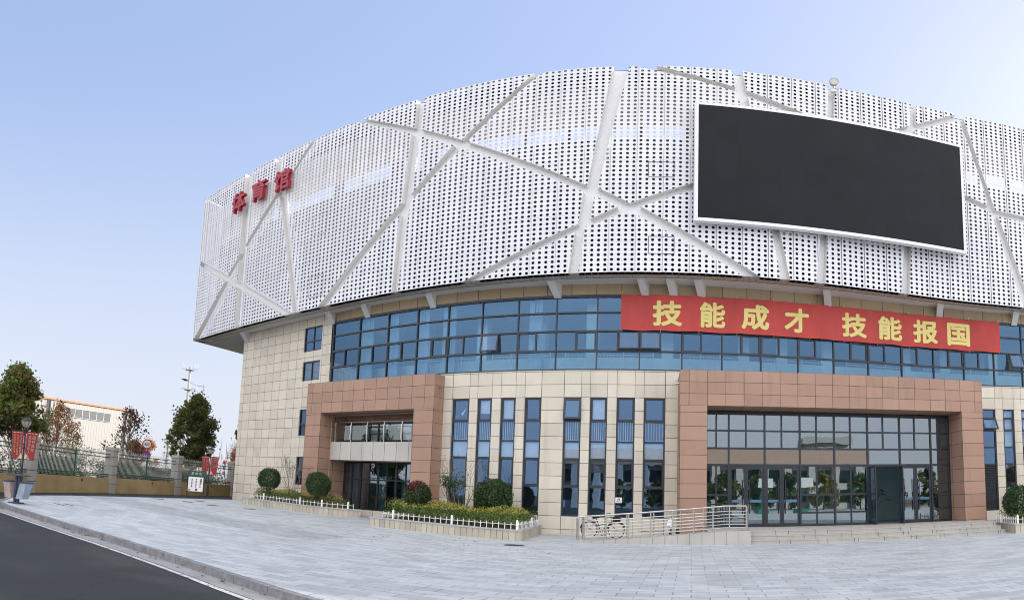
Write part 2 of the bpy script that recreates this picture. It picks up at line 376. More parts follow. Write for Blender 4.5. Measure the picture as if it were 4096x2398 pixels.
# ------------------------------------------------------------------ ground
def slope_mesh(name, polys, dz, mat):
    bm = bmesh.new()
    for pts in polys:
        vs_ = [bm.verts.new((x, y, 0)) for x, y in pts]; bm.faces.new(vs_)
    bmesh.ops.triangulate(bm, faces=bm.faces[:])
    for xc in (-8, -37.41):
        bmesh.ops.bisect_plane(bm, geom=bm.verts[:] + bm.edges[:] + bm.faces[:], plane_co=(xc, 0, 0), plane_no=(1, 0, 0))
    for v in bm.verts: v.co.z = gz(v.co.x) + dz
    bmesh.ops.recalc_face_normals(bm, faces=bm.faces[:])
    me = bpy.data.meshes.new(name); bm.to_mesh(me); bm.free()
    for p in me.polygons:
        if p.normal.z < 0: p.flip()
    me.materials.append(mat); o = bpy.data.objects.new(name, me); COL.objects.link(o); o['kind'] = 'structure'
    return o

def paving():
    k = NT('grey_paving_slabs'); o = k.obj()
    mp = k.n('ShaderNodeMapping'); mp.inputs['Rotation'].default_value = (0, 0, R(-4)); k.l(o, mp.inputs[0])
    b = k.n('ShaderNodeTexBrick'); k.l(mp.outputs[0], b.inputs['Vector'])
    for nme, v in (('Color1', (.50, .53, .55, 1)), ('Color2', (.35, .375, .39, 1)), ('Mortar', (.20, .20, .20, 1)), ('Scale', 1.0),
                   ('Mortar Size', .010), ('Mortar Smooth', .2), ('Bias', -.25), ('Brick Width', .6), ('Row Height', .3)): b.inputs[nme].default_value = v
    b.offset = .5
    jn = k.noise(.9, 6, o, .75); k.l(k.ramp(jn, [(.40, (.46, .46, .455)), (.52, (.24, .24, .24)), (.66, (.10, .10, .10))]), b.inputs['Mortar'])
    big = k.noise(.16, 4, o); mid = k.noise(1.4, 5, o); fine = k.noise(45, 4, o)
    f = k.math('ADD', k.math('MULTIPLY_ADD', big, .34, .83), k.math('ADD', k.math('MULTIPLY_ADD', mid, .56, -.28), k.math('MULTIPLY_ADD', fine, .22, -.11)))
    # one band of darker slabs set into the paving on the left
    sp = k.n('ShaderNodeSeparateXYZ'); k.l(o, sp.inputs[0])
    yy = k.math('FLOOR', k.math('DIVIDE', k.math('MULTIPLY_ADD', sp.outputs[0], .10, sp.outputs[1]), .6))
    band = k.math('MULTIPLY', k.math('MULTIPLY', k.math('GREATER_THAN', yy, 21.5), k.math('LESS_THAN', yy, 25.5)), k.math('LESS_THAN', sp.outputs[0], -11.0))
    f = k.math('MULTIPLY', f, k.math('MULTIPLY_ADD', band, -.20, 1.0))
    q = k.n('ShaderNodeVectorMath', operation='SCALE'); k.l(b.outputs['Color'], q.inputs[0]); k.l(f, q.inputs['Scale'])
    k.l(q.outputs[0], k.p.inputs['Base Color']); k.p.inputs['Roughness'].default_value = .62
    k.bump(k.math('SUBTRACT', k.math('MULTIPLY', fine, .25), b.outputs['Fac']), .5, .006)
    return k.m
def asphalt():
    k = NT('asphalt'); o = k.obj()
    st = k.noise(.45, 6, o, .65); fi = k.noise(70, 3, o)
    c = k.ramp(k.math('ADD', st, k.math('MULTIPLY_ADD', fi, .9, -.45)), [(.25, (.012, .0135, .016)), (.6, (.021, .0235, .026)), (.78, (.034, .035, .036))])
    dust = k.noise(.22, 5, k.n('ShaderNodeMapping').outputs[0] if False else o); d2 = k.ramp(dust, [(.54, (0, 0, 0)), (.68, (1, 1, 1))])
    c = k.mix(k.math('MULTIPLY', d2, .35), c, (.085, .072, .055, 1))
    vo = k.n('ShaderNodeTexVoronoi', feature='DISTANCE_TO_EDGE'); vo.inputs['Scale'].default_value = .30
    wv = k.n('ShaderNodeVectorMath', operation='ADD'); nz = k.n('ShaderNodeTexNoise'); nz.inputs['Scale'].default_value = 1.4; nz.inputs['Detail'].default_value = 6; k.l(o, nz.inputs['Vector'])
    k.l(o, wv.inputs[0]); k.l(nz.outputs['Color'], wv.inputs[1]); k.l(wv.outputs[0], vo.inputs['Vector'])
    cr = k.math('MULTIPLY', k.math('LESS_THAN', vo.outputs['Distance'], .007), k.math('GREATER_THAN', k.noise(.35, 3, o), .52))
    c = k.mix(k.math('MULTIPLY', cr, .8), c, (.010, .010, .011, 1))
    gr = k.math('GREATER_THAN', k.noise(120, 1, o), .66); c = k.mix(k.math('MULTIPLY', gr, .25), c, (.10, .10, .10, 1))
    k.l(c, k.p.inputs['Base Color']); k.p.inputs['Roughness'].default_value = .8
    k.bump(fi, .5, .01); return k.m
M['paving'] = paving(); M['asphalt'] = asphalt()
M['kerb'] = plain('granite_kerb', (.22, .22, .23), .7, 0, .30, 7, .3)
M['gutter'] = plain('concrete_gutter', (.30, .30, .30), .75, 0, .18, 3)
def worn():
    k = NT('worn_white_road_paint'); o = k.obj(); f = k.noise(7, 6, o, .75)
    k.l(k.ramp(f, [(.36, (.16, .16, .165)), (.45, (.52, .52, .52)), (.7, (.66, .66, .66))]), k.p.inputs['Base Color']); k.p.inputs['Roughness'].default_value = .6; return k.m
M['line'] = worn()
M['earth'] = plain('dry_grass_earth', (.10, .085, .05), .95, 0, .4, .3)

KERB = [(9, -40), (9, -6), (8.6, -1), (7.2, 1.8), (4.6, 3.9), (1.6, 5.25), (-1.6, 6.2), (-3.6, 6.75), (-5.34, 7.19), (-6.9, 7.62), (-8.4, 8.05), (-11.27, 8.47), (-13.16, 8.58), (-16.0, 8.72), (-18.4, 8.86),
        (-19.3, 9.05), (-19.9, 9.5), (-20.4, 9.9), (-21.07, 10.35), (-22.4, 11.7), (-23.4, 13.3), (-24.3, 15.2), (-25.35, 17.94), (-26.6, 22.8), (-27.83, 28.79), (-28.6, 34.0), (-29.6, 42), (-31, 60)]
def smooth(pts, it=2):
    for _ in range(it):
        q = [pts[0]]
        for a, b in zip(pts, pts[1:]): q += [(.75*a[0]+.25*b[0], .75*a[1]+.25*b[1]), (.25*a[0]+.75*b[0], .25*a[1]+.75*b[1])]
        pts = q + [pts[-1]]
    return pts
KS = smooth(KERB, 1)
def offs(pts, d):                                # offset to the left of travel
    r = []
    for i, p in enumerate(pts):
        a, b = pts[max(i-1, 0)], pts[min(i+1, len(pts)-1)]; L = math.dist(a, b)
        r.append((p[0] - (b[1]-a[1]) / L * d, p[1] + (b[0]-a[0]) / L * d))
    return r
slope_mesh('ground', [[(-700, -500), (700, -500), (700, 900), (-700, 900)]], -.20, M['earth'])
slope_mesh('road', [[(-60, -60), (12, -60), (12, 20), (-20, 20), (-20, 90), (-60, 90)]], -.14, M['asphalt'])
slope_mesh('plaza', [offs(KS, -.15) + [(90, 60), (90, -40)]], 0, M['paving'])
def strip(name, d0, d1, dz, mat, a=0, b=None):
    A, B = offs(KS, d0)[a:b], offs(KS, d1)[a:b]; mb = MB()
    for p, q, r_, s_ in zip(A, A[1:], B[1:], B): mb.quad(*[(x, y, gz(x) + dz) for x, y in (p, q, r_, s_)])
    o = mb.build(name, mat, merge=True); o['kind'] = 'structure'; return o
strip('gutter', 0, .42, -.13, M['gutter'])
strip('road_edge_line', .44, .56, -.132, M['line'], 0, max(i for i, p in enumerate(KS) if p[1] < 11))
mb = MB(); A, B = offs(KS, 0), offs(KS, -.15)     # kerb stones, a metre each
acc = 0; run = []
def kseg(i, t): 
    f = lambda P: (P[i][0] + (P[i+1][0]-P[i][0])*t, P[i][1] + (P[i+1][1]-P[i][1])*t)
    return f(A), f(B)
cut = [kseg(0, 0)]; L = 0; nxt = 1.0
for i in range(len(A) - 1):
    sl_ = math.dist(A[i], A[i+1])
    while L + sl_ > nxt:
        t = (nxt - L) / sl_; cut.append(kseg(i, max(0, t - .006 / sl_))); cut.append(kseg(i, min(1, t + .006 / sl_))); nxt += 1.0
    L += sl_
cut.append(kseg(len(A) - 2, 1))
for (a0, b0), (a1, b1) in zip(cut[::2], cut[1::2]):
    c = [a0, a1, b1, b0]; dz = random.uniform(-.004, .004)
    mb.hexa([(x, y, gz(x) - .16) for x, y in c] + [(x, y, gz(x) + .006 + dz) for x, y in c])
o = mb.build('kerb', M['kerb']); o['kind'] = 'structure'
# ------------------------------------------------------------------ the sports hall
hall = thing('sports_hall', 'sports hall with white perforated drum over beige and brown tiled floors', 'sports hall', (-8, 30, 0))
def part(mb, name, mat, parent=None, **k): return mb.build(name, mat, parent or hall, **k)

# --- drum: raised perforated panels between recessed grooves
def clip_x(poly, xc, keep_right):
    out = []
    for (x0, z0), (x1, z1) in zip(poly, poly[1:] + poly[:1]):
        a = (x0 >= xc) if keep_right else (x0 <= xc); b = (x1 >= xc) if keep_right else (x1 <= xc)
        if a: out.append((x0, z0))
        if a != b: t = (xc - x0) / (x1 - x0); out.append((xc, z0 + (z1 - z0) * t))
    return out
def area2(p): return sum(a[0]*b[1] - b[0]*a[1] for a, b in zip(p, p[1:] + p[:1]))
def clip_poly_x(poly, a, b):                     # works on concave outlines for these thin slices
    return clip_x(clip_x(poly, a, True), b, False)
FW = 1.12
for poly in PANELS:
    poly = [tuple(p) for p in poly]
    if area2(poly) < 0: poly = poly[::-1]
    mb = MB(); ed = MB()
    s0 = DA.s_of(min(p[0] for p in poly)); s1 = DA.s_of(max(p[0] for p in poly))
    k = math.floor(s0 / FW)
    while k * FW < s1:
        xa, xb = DA.x_of(k * FW), DA.x_of((k + 1) * FW)
        pc = clip_poly_x(poly, xa, xb)
        if len(pc) >= 3 and abs(area2(pc)) > 1e-4:
            # each sheet is flat and sits a touch proud at its left edge, as the lapped sheets do
            A_, B_ = at(D, xa, .035), at(D, xb, .0)
            f = lambda x, out=0: (A_[0] + (B_[0]-A_[0]) * (x-xa)/(xb-xa), A_[1] + (B_[1]-A_[1]) * (x-xa)/(xb-xa))
            mb.poly([(*f(x), z) for x, z in pc], uv=[(DA.s_of(x), z - ZB) for x, z in pc])
            for (x0, z0), (x1, z1) in zip(pc, pc[1:] + pc[:1]):
                if abs(x0 - x1) < 1e-6 and (abs(x0 - xa) < 1e-6 or abs(x0 - xb) < 1e-6): continue
                p0, p1 = f(x0), f(x1); q0, q1 = at(D, x0, -.30), at(D, x1, -.30)
                ed.quad((*q0, z0), (*q1, z1), (*p1, z1), (*p0, z0))
        k += 1
    pn = part(mb, 'facade_panel', M['panel'])
    part(ed, 'panel_return', M['edge'], pn)

def inside(x, z, poly):
    c = False
    for (x0, z0), (x1, z1) in zip(poly, poly[1:] + poly[:1]):
        if (z0 > z) != (z1 > z) and x < (x1 - x0) * (z - z0) / (z1 - z0) + x0: c = not c
    return c
def edge_dist(x, z, poly):
    m = 9
    for (x0, z0), (x1, z1) in zip(poly, poly[1:] + poly[:1]):
        dx, dz = x1 - x0, z1 - z0; t = max(0, min(1, ((x-x0)*dx + (z-z0)*dz) / (dx*dx + dz*dz + 1e-9)))
        m = min(m, math.hypot(x - x0 - t*dx, z - z0 - t*dz))
    return m
mb = MB(); C_ = .115
boxes = [(min(p[0] for p in q), max(p[0] for p in q), min(p[1] for p in q), max(p[1] for p in q), [tuple(p) for p in q]) for q in PANELS]
NX = int((XR - .2 - XL) / C_)
for i in range(NX):
    x0 = XL + .05 + i * C_; cx = x0 + C_ / 2; near = [b for b in boxes if b[0] < cx < b[1]]
    j = 0; NZ = int((ZT - .02 - ZB) / C_)
    while j < NZ:
        def solid(jj):
            z = ZB + (jj + .5) * C_
            for b in near:
                if b[2] < z < b[3] and inside(cx, z, b[4]) and edge_dist(cx, z, b[4]) > .10: return False
            return True
        if not solid(j): j += 1; continue
        j1 = j
        while j1 + 1 < NZ and solid(j1 + 1): j1 += 1
        za, zb = ZB + j * C_, ZB + (j1 + 1) * C_
        p, q = at(D, x0, -.28), at(D, x0 + C_, -.28)
        mb.quad((*p, za), (*q, za), (*q, zb), (*p, zb)); j = j1 + 1
part(mb, 'groove_lining', M['white_metal'])

xs = [XL + (XR - XL) * i / 110 for i in range(111)]
# closing sides and back of the drum
mb = MB(); y0 = D(XL)
mb.quad((XL, 62, ZB), (XL, y0 + .02, ZB), (XL, y0 + .02, ZT), (XL, 62, ZT), uv=[(0, 0), (32, 0), (32, 10.9), (0, 10.9)])
part(mb, 'facade_panel', M['panel'])
mb = MB(); xe = at(D, XR)
mb.quad((*xe, ZB), (XR + 4, 62, ZB), (XR + 4, 62, ZT), (*xe, ZT)); mb.quad((XR + 4, 62, ZB), (XL, 62, ZB), (XL, 62, ZT), (XR + 4, 62, ZT))
part(mb, 'rear_wall', M['white_metal'])

def ribbon(fn, o0, z0, o1, z1, xs, uvs=None):
    mb = MB()
    for a, b in zip(xs, xs[1:]):
        p0, p1, q0, q1 = at(fn, a, o0), at(fn, b, o0), at(fn, a, o1), at(fn, b, o1)
        uv = None
        if uvs: s0, s1 = DA.s_of(a), DA.s_of(b); uv = [(s0, 0), (s1, 0), (s1, uvs), (s0, uvs)]
        mb.quad((*p0, z0), (*p1, z0), (*q1, z1), (*q0, z1), uv)
    return mb
# inner wall seen through the holes, with the open strip under the roof edge
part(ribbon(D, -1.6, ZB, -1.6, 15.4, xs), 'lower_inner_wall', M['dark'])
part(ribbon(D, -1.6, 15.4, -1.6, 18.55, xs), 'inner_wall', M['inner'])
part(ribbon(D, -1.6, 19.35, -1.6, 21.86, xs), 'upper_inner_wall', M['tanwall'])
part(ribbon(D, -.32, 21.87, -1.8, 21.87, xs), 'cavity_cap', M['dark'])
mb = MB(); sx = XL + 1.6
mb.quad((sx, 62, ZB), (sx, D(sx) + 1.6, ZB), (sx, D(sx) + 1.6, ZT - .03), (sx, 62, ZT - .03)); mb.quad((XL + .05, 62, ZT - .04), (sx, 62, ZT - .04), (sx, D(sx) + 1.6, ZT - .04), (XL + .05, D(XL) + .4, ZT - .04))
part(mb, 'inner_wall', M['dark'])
mb = ribbon(D, -4.5, 18.0, -4.5, 18.2, xs)
for a, b in zip(xs, xs[1:]): p, q = at(D, a, -1.6), at(D, b, -1.6); mb.quad((*p, 18.2), (*q, 18.2), (q[0], 61.9, 18.2), (p[0], 61.9, 18.2))
part(mb, 'flat_roof', M['soffit'])
s = 3.0
while s < DA.s_of(XR - .5):
    x = DA.x_of(s); c = at(D, x, -1.6); d = at(D, x + random.choice((.18, .22, .9)), -1.6)
    mb = MB(); mb.hexa([(*c, 18.5), (*d, 18.5), (d[0], d[1]+.2, 18.5), (c[0], c[1]+.2, 18.5), (*c, 19.4), (*d, 19.4), (d[0], d[1]+.2, 19.4), (c[0], c[1]+.2, 19.4)])
    part(mb, 'roof_post', M['inner']); s += random.choice((2.2, 2.8, 3.4))

for xa, xb, za, zb in ((-3.72, -2.66, 15.55, 16.32), (-3.67, -2.62, 11.83, 12.63), (-21.42, -20.37, 11.65, 12.84), (-21.44, -20.4, 15.3, 16.59)):
    mb = MB(); n = 4; g_ = .011
    for k in range(n):
        p, q = xa + (xb-xa)*k/n, xa + (xb-xa)*(k+1)/n
        for z in (za, zb): P_, Q_ = at(D, p, .045), at(D, q, .045); mb.quad((*P_, z-g_), (*Q_, z-g_), (*Q_, z+g_), (*P_, z+g_))
    for x in (xa, xb): P_, Q_ = at(D, x-g_, .046), at(D, x+g_, .046); mb.quad((*P_, za), (*Q_, za), (*Q_, zb), (*P_, zb))
    part(mb, 'access_hatch_gap', M['frame'])
# rim and soffit
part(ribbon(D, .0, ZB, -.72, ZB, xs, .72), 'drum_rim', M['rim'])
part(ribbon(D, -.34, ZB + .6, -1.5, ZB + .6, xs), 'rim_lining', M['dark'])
mb = MB()
for a, b in zip(xs, xs[1:]):
    p0, p1 = at(D, a, -.72), at(D, b, -.72)
    q0, q1 = (max(a, WL), W(max(a, WL)) + .05), (max(b, WL) , W(max(b, WL)) + .05)
    mb.poly([(*p0, ZB - .01), (*p1, ZB - .01), (*q1, ZB - .01), (*q0, ZB - .01)])
p = at(D, XL, -.72)
mb.poly([(XL + .72, p[1], ZB - .01), (WL + .05, W(WL) + .05, ZB - .01), (WL + .05, 62, ZB - .01), (XL + .72, 62, ZB - .01)])
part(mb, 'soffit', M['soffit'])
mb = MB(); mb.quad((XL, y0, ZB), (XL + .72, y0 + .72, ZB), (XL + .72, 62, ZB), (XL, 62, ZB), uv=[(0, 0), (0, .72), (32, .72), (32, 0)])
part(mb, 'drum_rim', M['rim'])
for x in (-28.55, -20.57, -18.0, -13.96, -7.81, -3.98, -2.75, -1.55, 4.16, 9.86, 14.06, 18.6):      # haunched beams under the soffit
    a = at(W, x); b = at(D, x - .12 if x < -5 else x, -.74); hw = .16
    mb = MB(); z = ZB - .012
    mb.hexa([(a[0]-hw, a[1]-.01, z-.62), (a[0]+hw, a[1]-.01, z-.62), (a[0]+hw, a[1]-.005, z-.6), (a[0]-hw, a[1]-.005, z-.6),
             (a[0]-hw, a[1]-.01, z), (a[0]+hw, a[1]-.01, z), (a[0]+hw, a[1], z), (a[0]-hw, a[1], z)])
    for sx in (-hw, hw): mb.poly([(a[0]+sx, a[1], z-.62), (b[0]+sx, b[1], z-.10), (b[0]+sx, b[1], z), (a[0]+sx, a[1], z)])
    mb.quad((a[0]-hw, a[1], z-.62), (a[0]+hw, a[1], z-.62), (b[0]+hw, b[1], z-.10), (b[0]-hw, b[1], z-.10))
    mb.quad((b[0]-hw, b[1], z-.10), (b[0]+hw, b[1], z-.10), (b[0]+hw, b[1], z), (b[0]-hw, b[1], z))
    part(mb, 'soffit_beam', M['soffit'])

# --- windows on the curved wall
TZ0, TH = .78, .567                              # tile courses
class WFace(Face):
    def __init__(s, xa, xb, fn=W): super().__init__(at(fn, xa), at(fn, xb))
def window(F, u0, u1, z0, z1, rows, cols=1, gl='glass_tall', fw=.06, name='window', skip=(), depth=(-.16, -.06), sash=None, split=None):
    """frame with transoms at rows, one pane mesh below it; sash: {row index: extra frame width}"""
    fr = MB(); pn = MB(); d0, d1 = depth
    F.box(fr, u0, u0+fw, d0, d1, z0, z1); F.box(fr, u1-fw, u1, d0, d1, z0, z1)
    F.box(fr, u0+fw, u1-fw, d0, d1, z0, z0+fw); F.box(fr, u0+fw, u1-fw, d0, d1, z1-fw, z1)
    for z in rows: F.box(fr, u0+fw, u1-fw, d0, d1-.003, z-fw*.6, z+fw*.6)
    for c in range(1, cols): u = u0 + (u1-u0)*c/cols; F.box(fr, u-fw*.45, u+fw*.45, d0, d1-.006, z0+fw, z1-fw)
    zz = [z0] + list(rows) + [z1]
    for i, ex in (sash or {}).items():
        a, b = u0+fw, u1-fw; za, zb = zz[i]+fw*.6, zz[i+1]-fw*.6
        F.box(fr, a, a+ex, d0+.03, d1-.02, za, zb); F.box(fr, b-ex, b, d0+.03, d1-.02, za, zb)
        F.box(fr, a+ex, b-ex, d0+.03, d1-.02, za, za+ex); F.box(fr, a+ex, b-ex, d0+.03, d1-.02, zb-ex, zb)
    for i, (u_, zr) in (split or {}).items(): F.box(fr, u_-.03, u_+.03, d0, d1-.005, zz[i], zz[i+1])
    for i in range(len(zz) - 1):
        if i in skip: continue
        F.quad(pn, u0+fw*.5, u1-fw*.5, d0 + .05, zz[i]+.01, zz[i+1]-.01)
    f = part(fr, name, M['frame']); part(pn, 'pane', M[gl], f)
    return f

TALL = [(-12.68, -11.81), (-11.41, -10.70), (-10.28, -9.58), (-9.16, -8.41), (-7.40, -6.65), (-6.27, -5.53), (-5.13, -4.36), (-3.98, -3.08)]
RT = [(11.99, 12.78), (13.20, 13.82), (14.25, 14.95), (15.4, 16.1)]
LEFT = [(-22.92, -21.40, 9.06, 10.48), (-22.90, -21.43, 7.38, 8.48), (-22.90, -22.02, 4.29, 5.77), (-22.90, -22.02, 1.55, 3.11)]
TT, TB = 5.885, .78
def wallgrid(fn, xs_, zs_, holes, uof, mat, name, out=0.0, uz=lambda z: (z - TZ0) / TH, rev=.16):
    mb = MB()
    xs_ = sorted(set(round(v, 4) for v in xs_)); zs_ = sorted(set(round(v, 4) for v in zs_))
    for a, b in zip(xs_, xs_[1:]):
        for c, d in zip(zs_, zs_[1:]):
            m, n = (a+b)/2, (c+d)/2
            if any(h[0] < m < h[1] and h[2] < n < h[3] for h in holes): continue
            p, q = at(fn, a, out), at(fn, b, out)
            mb.quad((*p, c), (*q, c), (*q, d), (*p, d), uv=[(uof(a, b, 0), uz(c)), (uof(a, b, 1), uz(c)), (uof(a, b, 1), uz(d)), (uof(a, b, 0), uz(d))])
    for h in holes:                               # reveals
        p, q, P2, Q2 = at(fn, h[0], out), at(fn, h[1], out), at(fn, h[0], out - rev), at(fn, h[1], out - rev)
        uv = [(.3, .3), (.35, .3), (.35, .6), (.3, .6)]
        mb.quad((*p, h[2]), (*P2, h[2]), (*P2, h[3]), (*p, h[3]), uv); mb.quad((*Q2, h[2]), (*q, h[2]), (*q, h[3]), (*Q2, h[3]), uv)
        mb.quad((*p, h[2]), (*q, h[2]), (*Q2, h[2]), (*P2, h[2]), uv); mb.quad((*P2, h[3]), (*Q2, h[3]), (*q, h[3]), (*p, h[3]), uv)
    return part(mb, name, mat)
# centre wall between the portals: a joint at every window edge
cedge = [-13.6] + [e for w_ in TALL for e in w_] + [-2.0]
def ucent(a, b, e): x = (a, b)[e]; i = max(k for k in range(len(cedge)) if cedge[k] <= (a+b)/2); return i + (x - cedge[i]) / (cedge[i+1] - cedge[i])
sub = [-13.6 + .4*i for i in range(30)]
ch = [(a, b, TB, TT) for a, b in TALL]
wallgrid(W, cedge + sub, [-.3, TB, TT, ZS], ch, ucent, M['beige'], 'front_wall')
us = lambda a, b, e: WA.s_of((a, b)[e]) / .74
lx = [WL + .35*i for i in range(44)] + [e for l in LEFT for e in l[:2]] + [-20.62, -13.6]
wallgrid(W, [x for x in lx if x <= -20.6], [-.3] + [z for l in LEFT for z in l[2:]] + [ZS, ZB], LEFT, us, M['tan'] if False else M['beige'], 'side_wall')
wallgrid(W, [-20.62] + [x for x in lx if -20.6 < x <= -13.6], [-.3, ZS], [(-20.3, -14.5, .3, 5.3)], us, M['beige'], 'front_wall')
rx = [10.4 + .3*i for i in range(79)] + [e for w_ in RT for e in w_]
redge = [10.4] + [e for w_ in RT for e in w_] + [33.8]
def uright(a, b, e): x = (a, b)[e]; i = max(k for k in range(len(redge)) if redge[k] <= (a+b)/2); return i + (x - redge[i]) / (redge[i+1] - redge[i])
wallgrid(W, rx, [-.3, TB, TT, ZS], [(a, b, TB, TT) for a, b in RT], uright, M['beige'], 'front_wall')
wallgrid(W, [-2.0 + .35*i for i in range(36)] + [10.4], [5.3, ZS], [], us, M['beige'], 'front_wall')
wallgrid(W, [-20.62 + .5*i for i in range(108)], [ZG, ZB], [], lambda a, b, e: WA.s_of((a, b)[e]) / 1.1, M['tan'], 'fascia', .02, lambda z: .02 + .96 * (z - ZG) / (ZB - ZG))
mb = MB(); mb.quad((WL, 62, -.3), (WL, W(WL), -.3), (WL, W(WL), ZB), (WL, 62, ZB), uv=[(0, -1.9), (43, -1.9), (43, 18.02), (0, 18.02)]); part(mb, 'side_wall', M['beige'])

# tall windows: rows from the bottom; blinds behind one row, guard bars behind another
ROWS = [2.04, 3.23, 3.98, 4.86]
for i, (a, b) in enumerate(TALL):
    F = WFace(a, b); L = F.L
    rows = list(ROWS); sash = {4: .05, 1: .05}; skip = ()
    if i == 4: skip = (4,); sash = {1: .05}
    f = window(F, 0, L, TB, TT, rows, sash=sash, skip=skip)
    if i == 5:
        lv = MB()
        for k in range(5): F.box(lv, .07, L-.07, -.15, -.09, 2.72 + k*.09, 2.77 + k*.09)
        F.box(lv, .06, L-.06, -.155, -.08, 2.66, 2.71); part(lv, 'louvre', M['frame'], f)
    if i == 4:                                    # top-hung sash pushed open
        t = R(9); s_ = MB(); pn = MB(); H = TT - .06 - 4.9
        def Q(u, h, d): return F.P(u, .0 + math.sin(t)*h + d*math.cos(t), TT - .05 - math.cos(t)*h + d*math.sin(t))
        def bx(mb, u0, u1, h0, h1, d0, d1): mb.hexa([Q(u0,h1,d1), Q(u1,h1,d1), Q(u1,h1,d0), Q(u0,h1,d0), Q(u0,h0,d1), Q(u1,h0,d1), Q(u1,h0,d0), Q(u0,h0,d0)])
        bx(s_, .0, .09, 0, H, -.03, .03); bx(s_, L-.09, L, 0, H, -.03, .03); bx(s_, .09, L-.09, 0, .09, -.03, .03); bx(s_, .09, L-.09, H-.09, H, -.03, .03)
        pn.quad(Q(.05, H-.03, 0), Q(L-.05, H-.03, 0), Q(L-.05, .03, 0), Q(.05, .03, 0))
        part(s_, 'open_sash', M['frame'], f); part(pn, 'pane', M['glass_tall'], f)
    if i != 3:
        gb = MB()
        for k in range(7): u = .09 + (L - .18) * k / 6; F.box(gb, u-.010, u+.010, -.30, -.28, 4.02, 4.86)
        F.box(gb, .06, L-.06, -.30, -.28, 4.02, 4.06); part(gb, 'guard_bar', M['white'], f)
    bl = MB(); F.quad(bl, .03, L-.03, -.19, 3.2 if i < 3 else 3.25, 4.0)
    if i in (1, 2, 5): part(bl, 'blind', M['film'], f); bl = MB(); F.quad(bl, .03, L-.03, -.19, 5.2 if i == 1 else 4.92, TT-.02)
    if i == 0: part(bl, 'blind', M['film'], f); bl = MB(); bl.poly([F.P(.42, -.12, 5.2), F.P(.56, -.12, 5.35), F.P(.66, -.12, 5.45), F.P(.60, -.12, 5.3), F.P(.50, -.12, 5.12)])
    part(bl, 'blind', M['film'], f)
for i, (a, b) in enumerate(RT):
    F = WFace(a, b); L = F.L
    f = window(F, 0, L, TB, TT, [3.1, 3.95, 4.80, 5.45], sash={3: .04}, skip=(0,) if i == 0 else ())
    if i == 0:
        lv = MB()
        for k in range(26): F.box(lv, .07, L-.07, -.15, -.085, .86 + k*.086, .905 + k*.086)
        part(lv, 'louvre', M['frame'], f)
        t = R(30); s_ = MB(); pn = MB(); H = .66
        def Q(u, h, d): return F.P(u, .0 + math.sin(t)*h + d*math.cos(t), 5.42 - math.cos(t)*h + d*math.sin(t))
        def bx(mb, u0, u1, h0, h1, d0, d1): mb.hexa([Q(u0,h1,d1), Q(u1,h1,d1), Q(u1,h1,d0), Q(u0,h1,d0), Q(u0,h0,d1), Q(u1,h0,d1), Q(u1,h0,d0), Q(u0,h0,d0)])
        bx(s_, .0, .07, 0, H, -.03, .03); bx(s_, L-.07, L, 0, H, -.03, .03); bx(s_, .07, L-.07, 0, .07, -.03, .03); bx(s_, .07, L-.07, H-.07, H, -.03, .03)
        pn.quad(Q(.05, H-.03, 0), Q(L-.05, H-.03, 0), Q(L-.05, .03, 0), Q(.05, .03, 0))
        part(s_, 'open_sash', M['frame'], f); part(pn, 'pane', M['glass_tall'], f)
    else:
        bl = MB(); F.quad(bl, .03, L-.03, -.34, 3.95, 5.85); part(bl, 'blind', M['film'], f)
for i, (a, b, c, d) in enumerate(LEFT):
    F = WFace(a, b)
    window(F, 0, F.L, c, d, [c + (d-c)*.42] if i != 1 else [], 2 if i < 2 else 1, fw=.055)
# shared dim rooms behind the openings
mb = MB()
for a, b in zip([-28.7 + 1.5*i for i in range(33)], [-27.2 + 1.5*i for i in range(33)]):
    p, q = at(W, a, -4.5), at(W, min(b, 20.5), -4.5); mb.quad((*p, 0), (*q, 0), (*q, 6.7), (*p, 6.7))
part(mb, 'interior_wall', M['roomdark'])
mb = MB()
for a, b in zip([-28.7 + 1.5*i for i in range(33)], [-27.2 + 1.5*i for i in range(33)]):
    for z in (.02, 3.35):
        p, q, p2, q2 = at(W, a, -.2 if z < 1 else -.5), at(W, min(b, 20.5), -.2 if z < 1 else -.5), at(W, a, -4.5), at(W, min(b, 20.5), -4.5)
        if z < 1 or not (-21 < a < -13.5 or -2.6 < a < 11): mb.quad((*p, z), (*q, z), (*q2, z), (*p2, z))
part(mb, 'interior_floor', M['roomdark'])

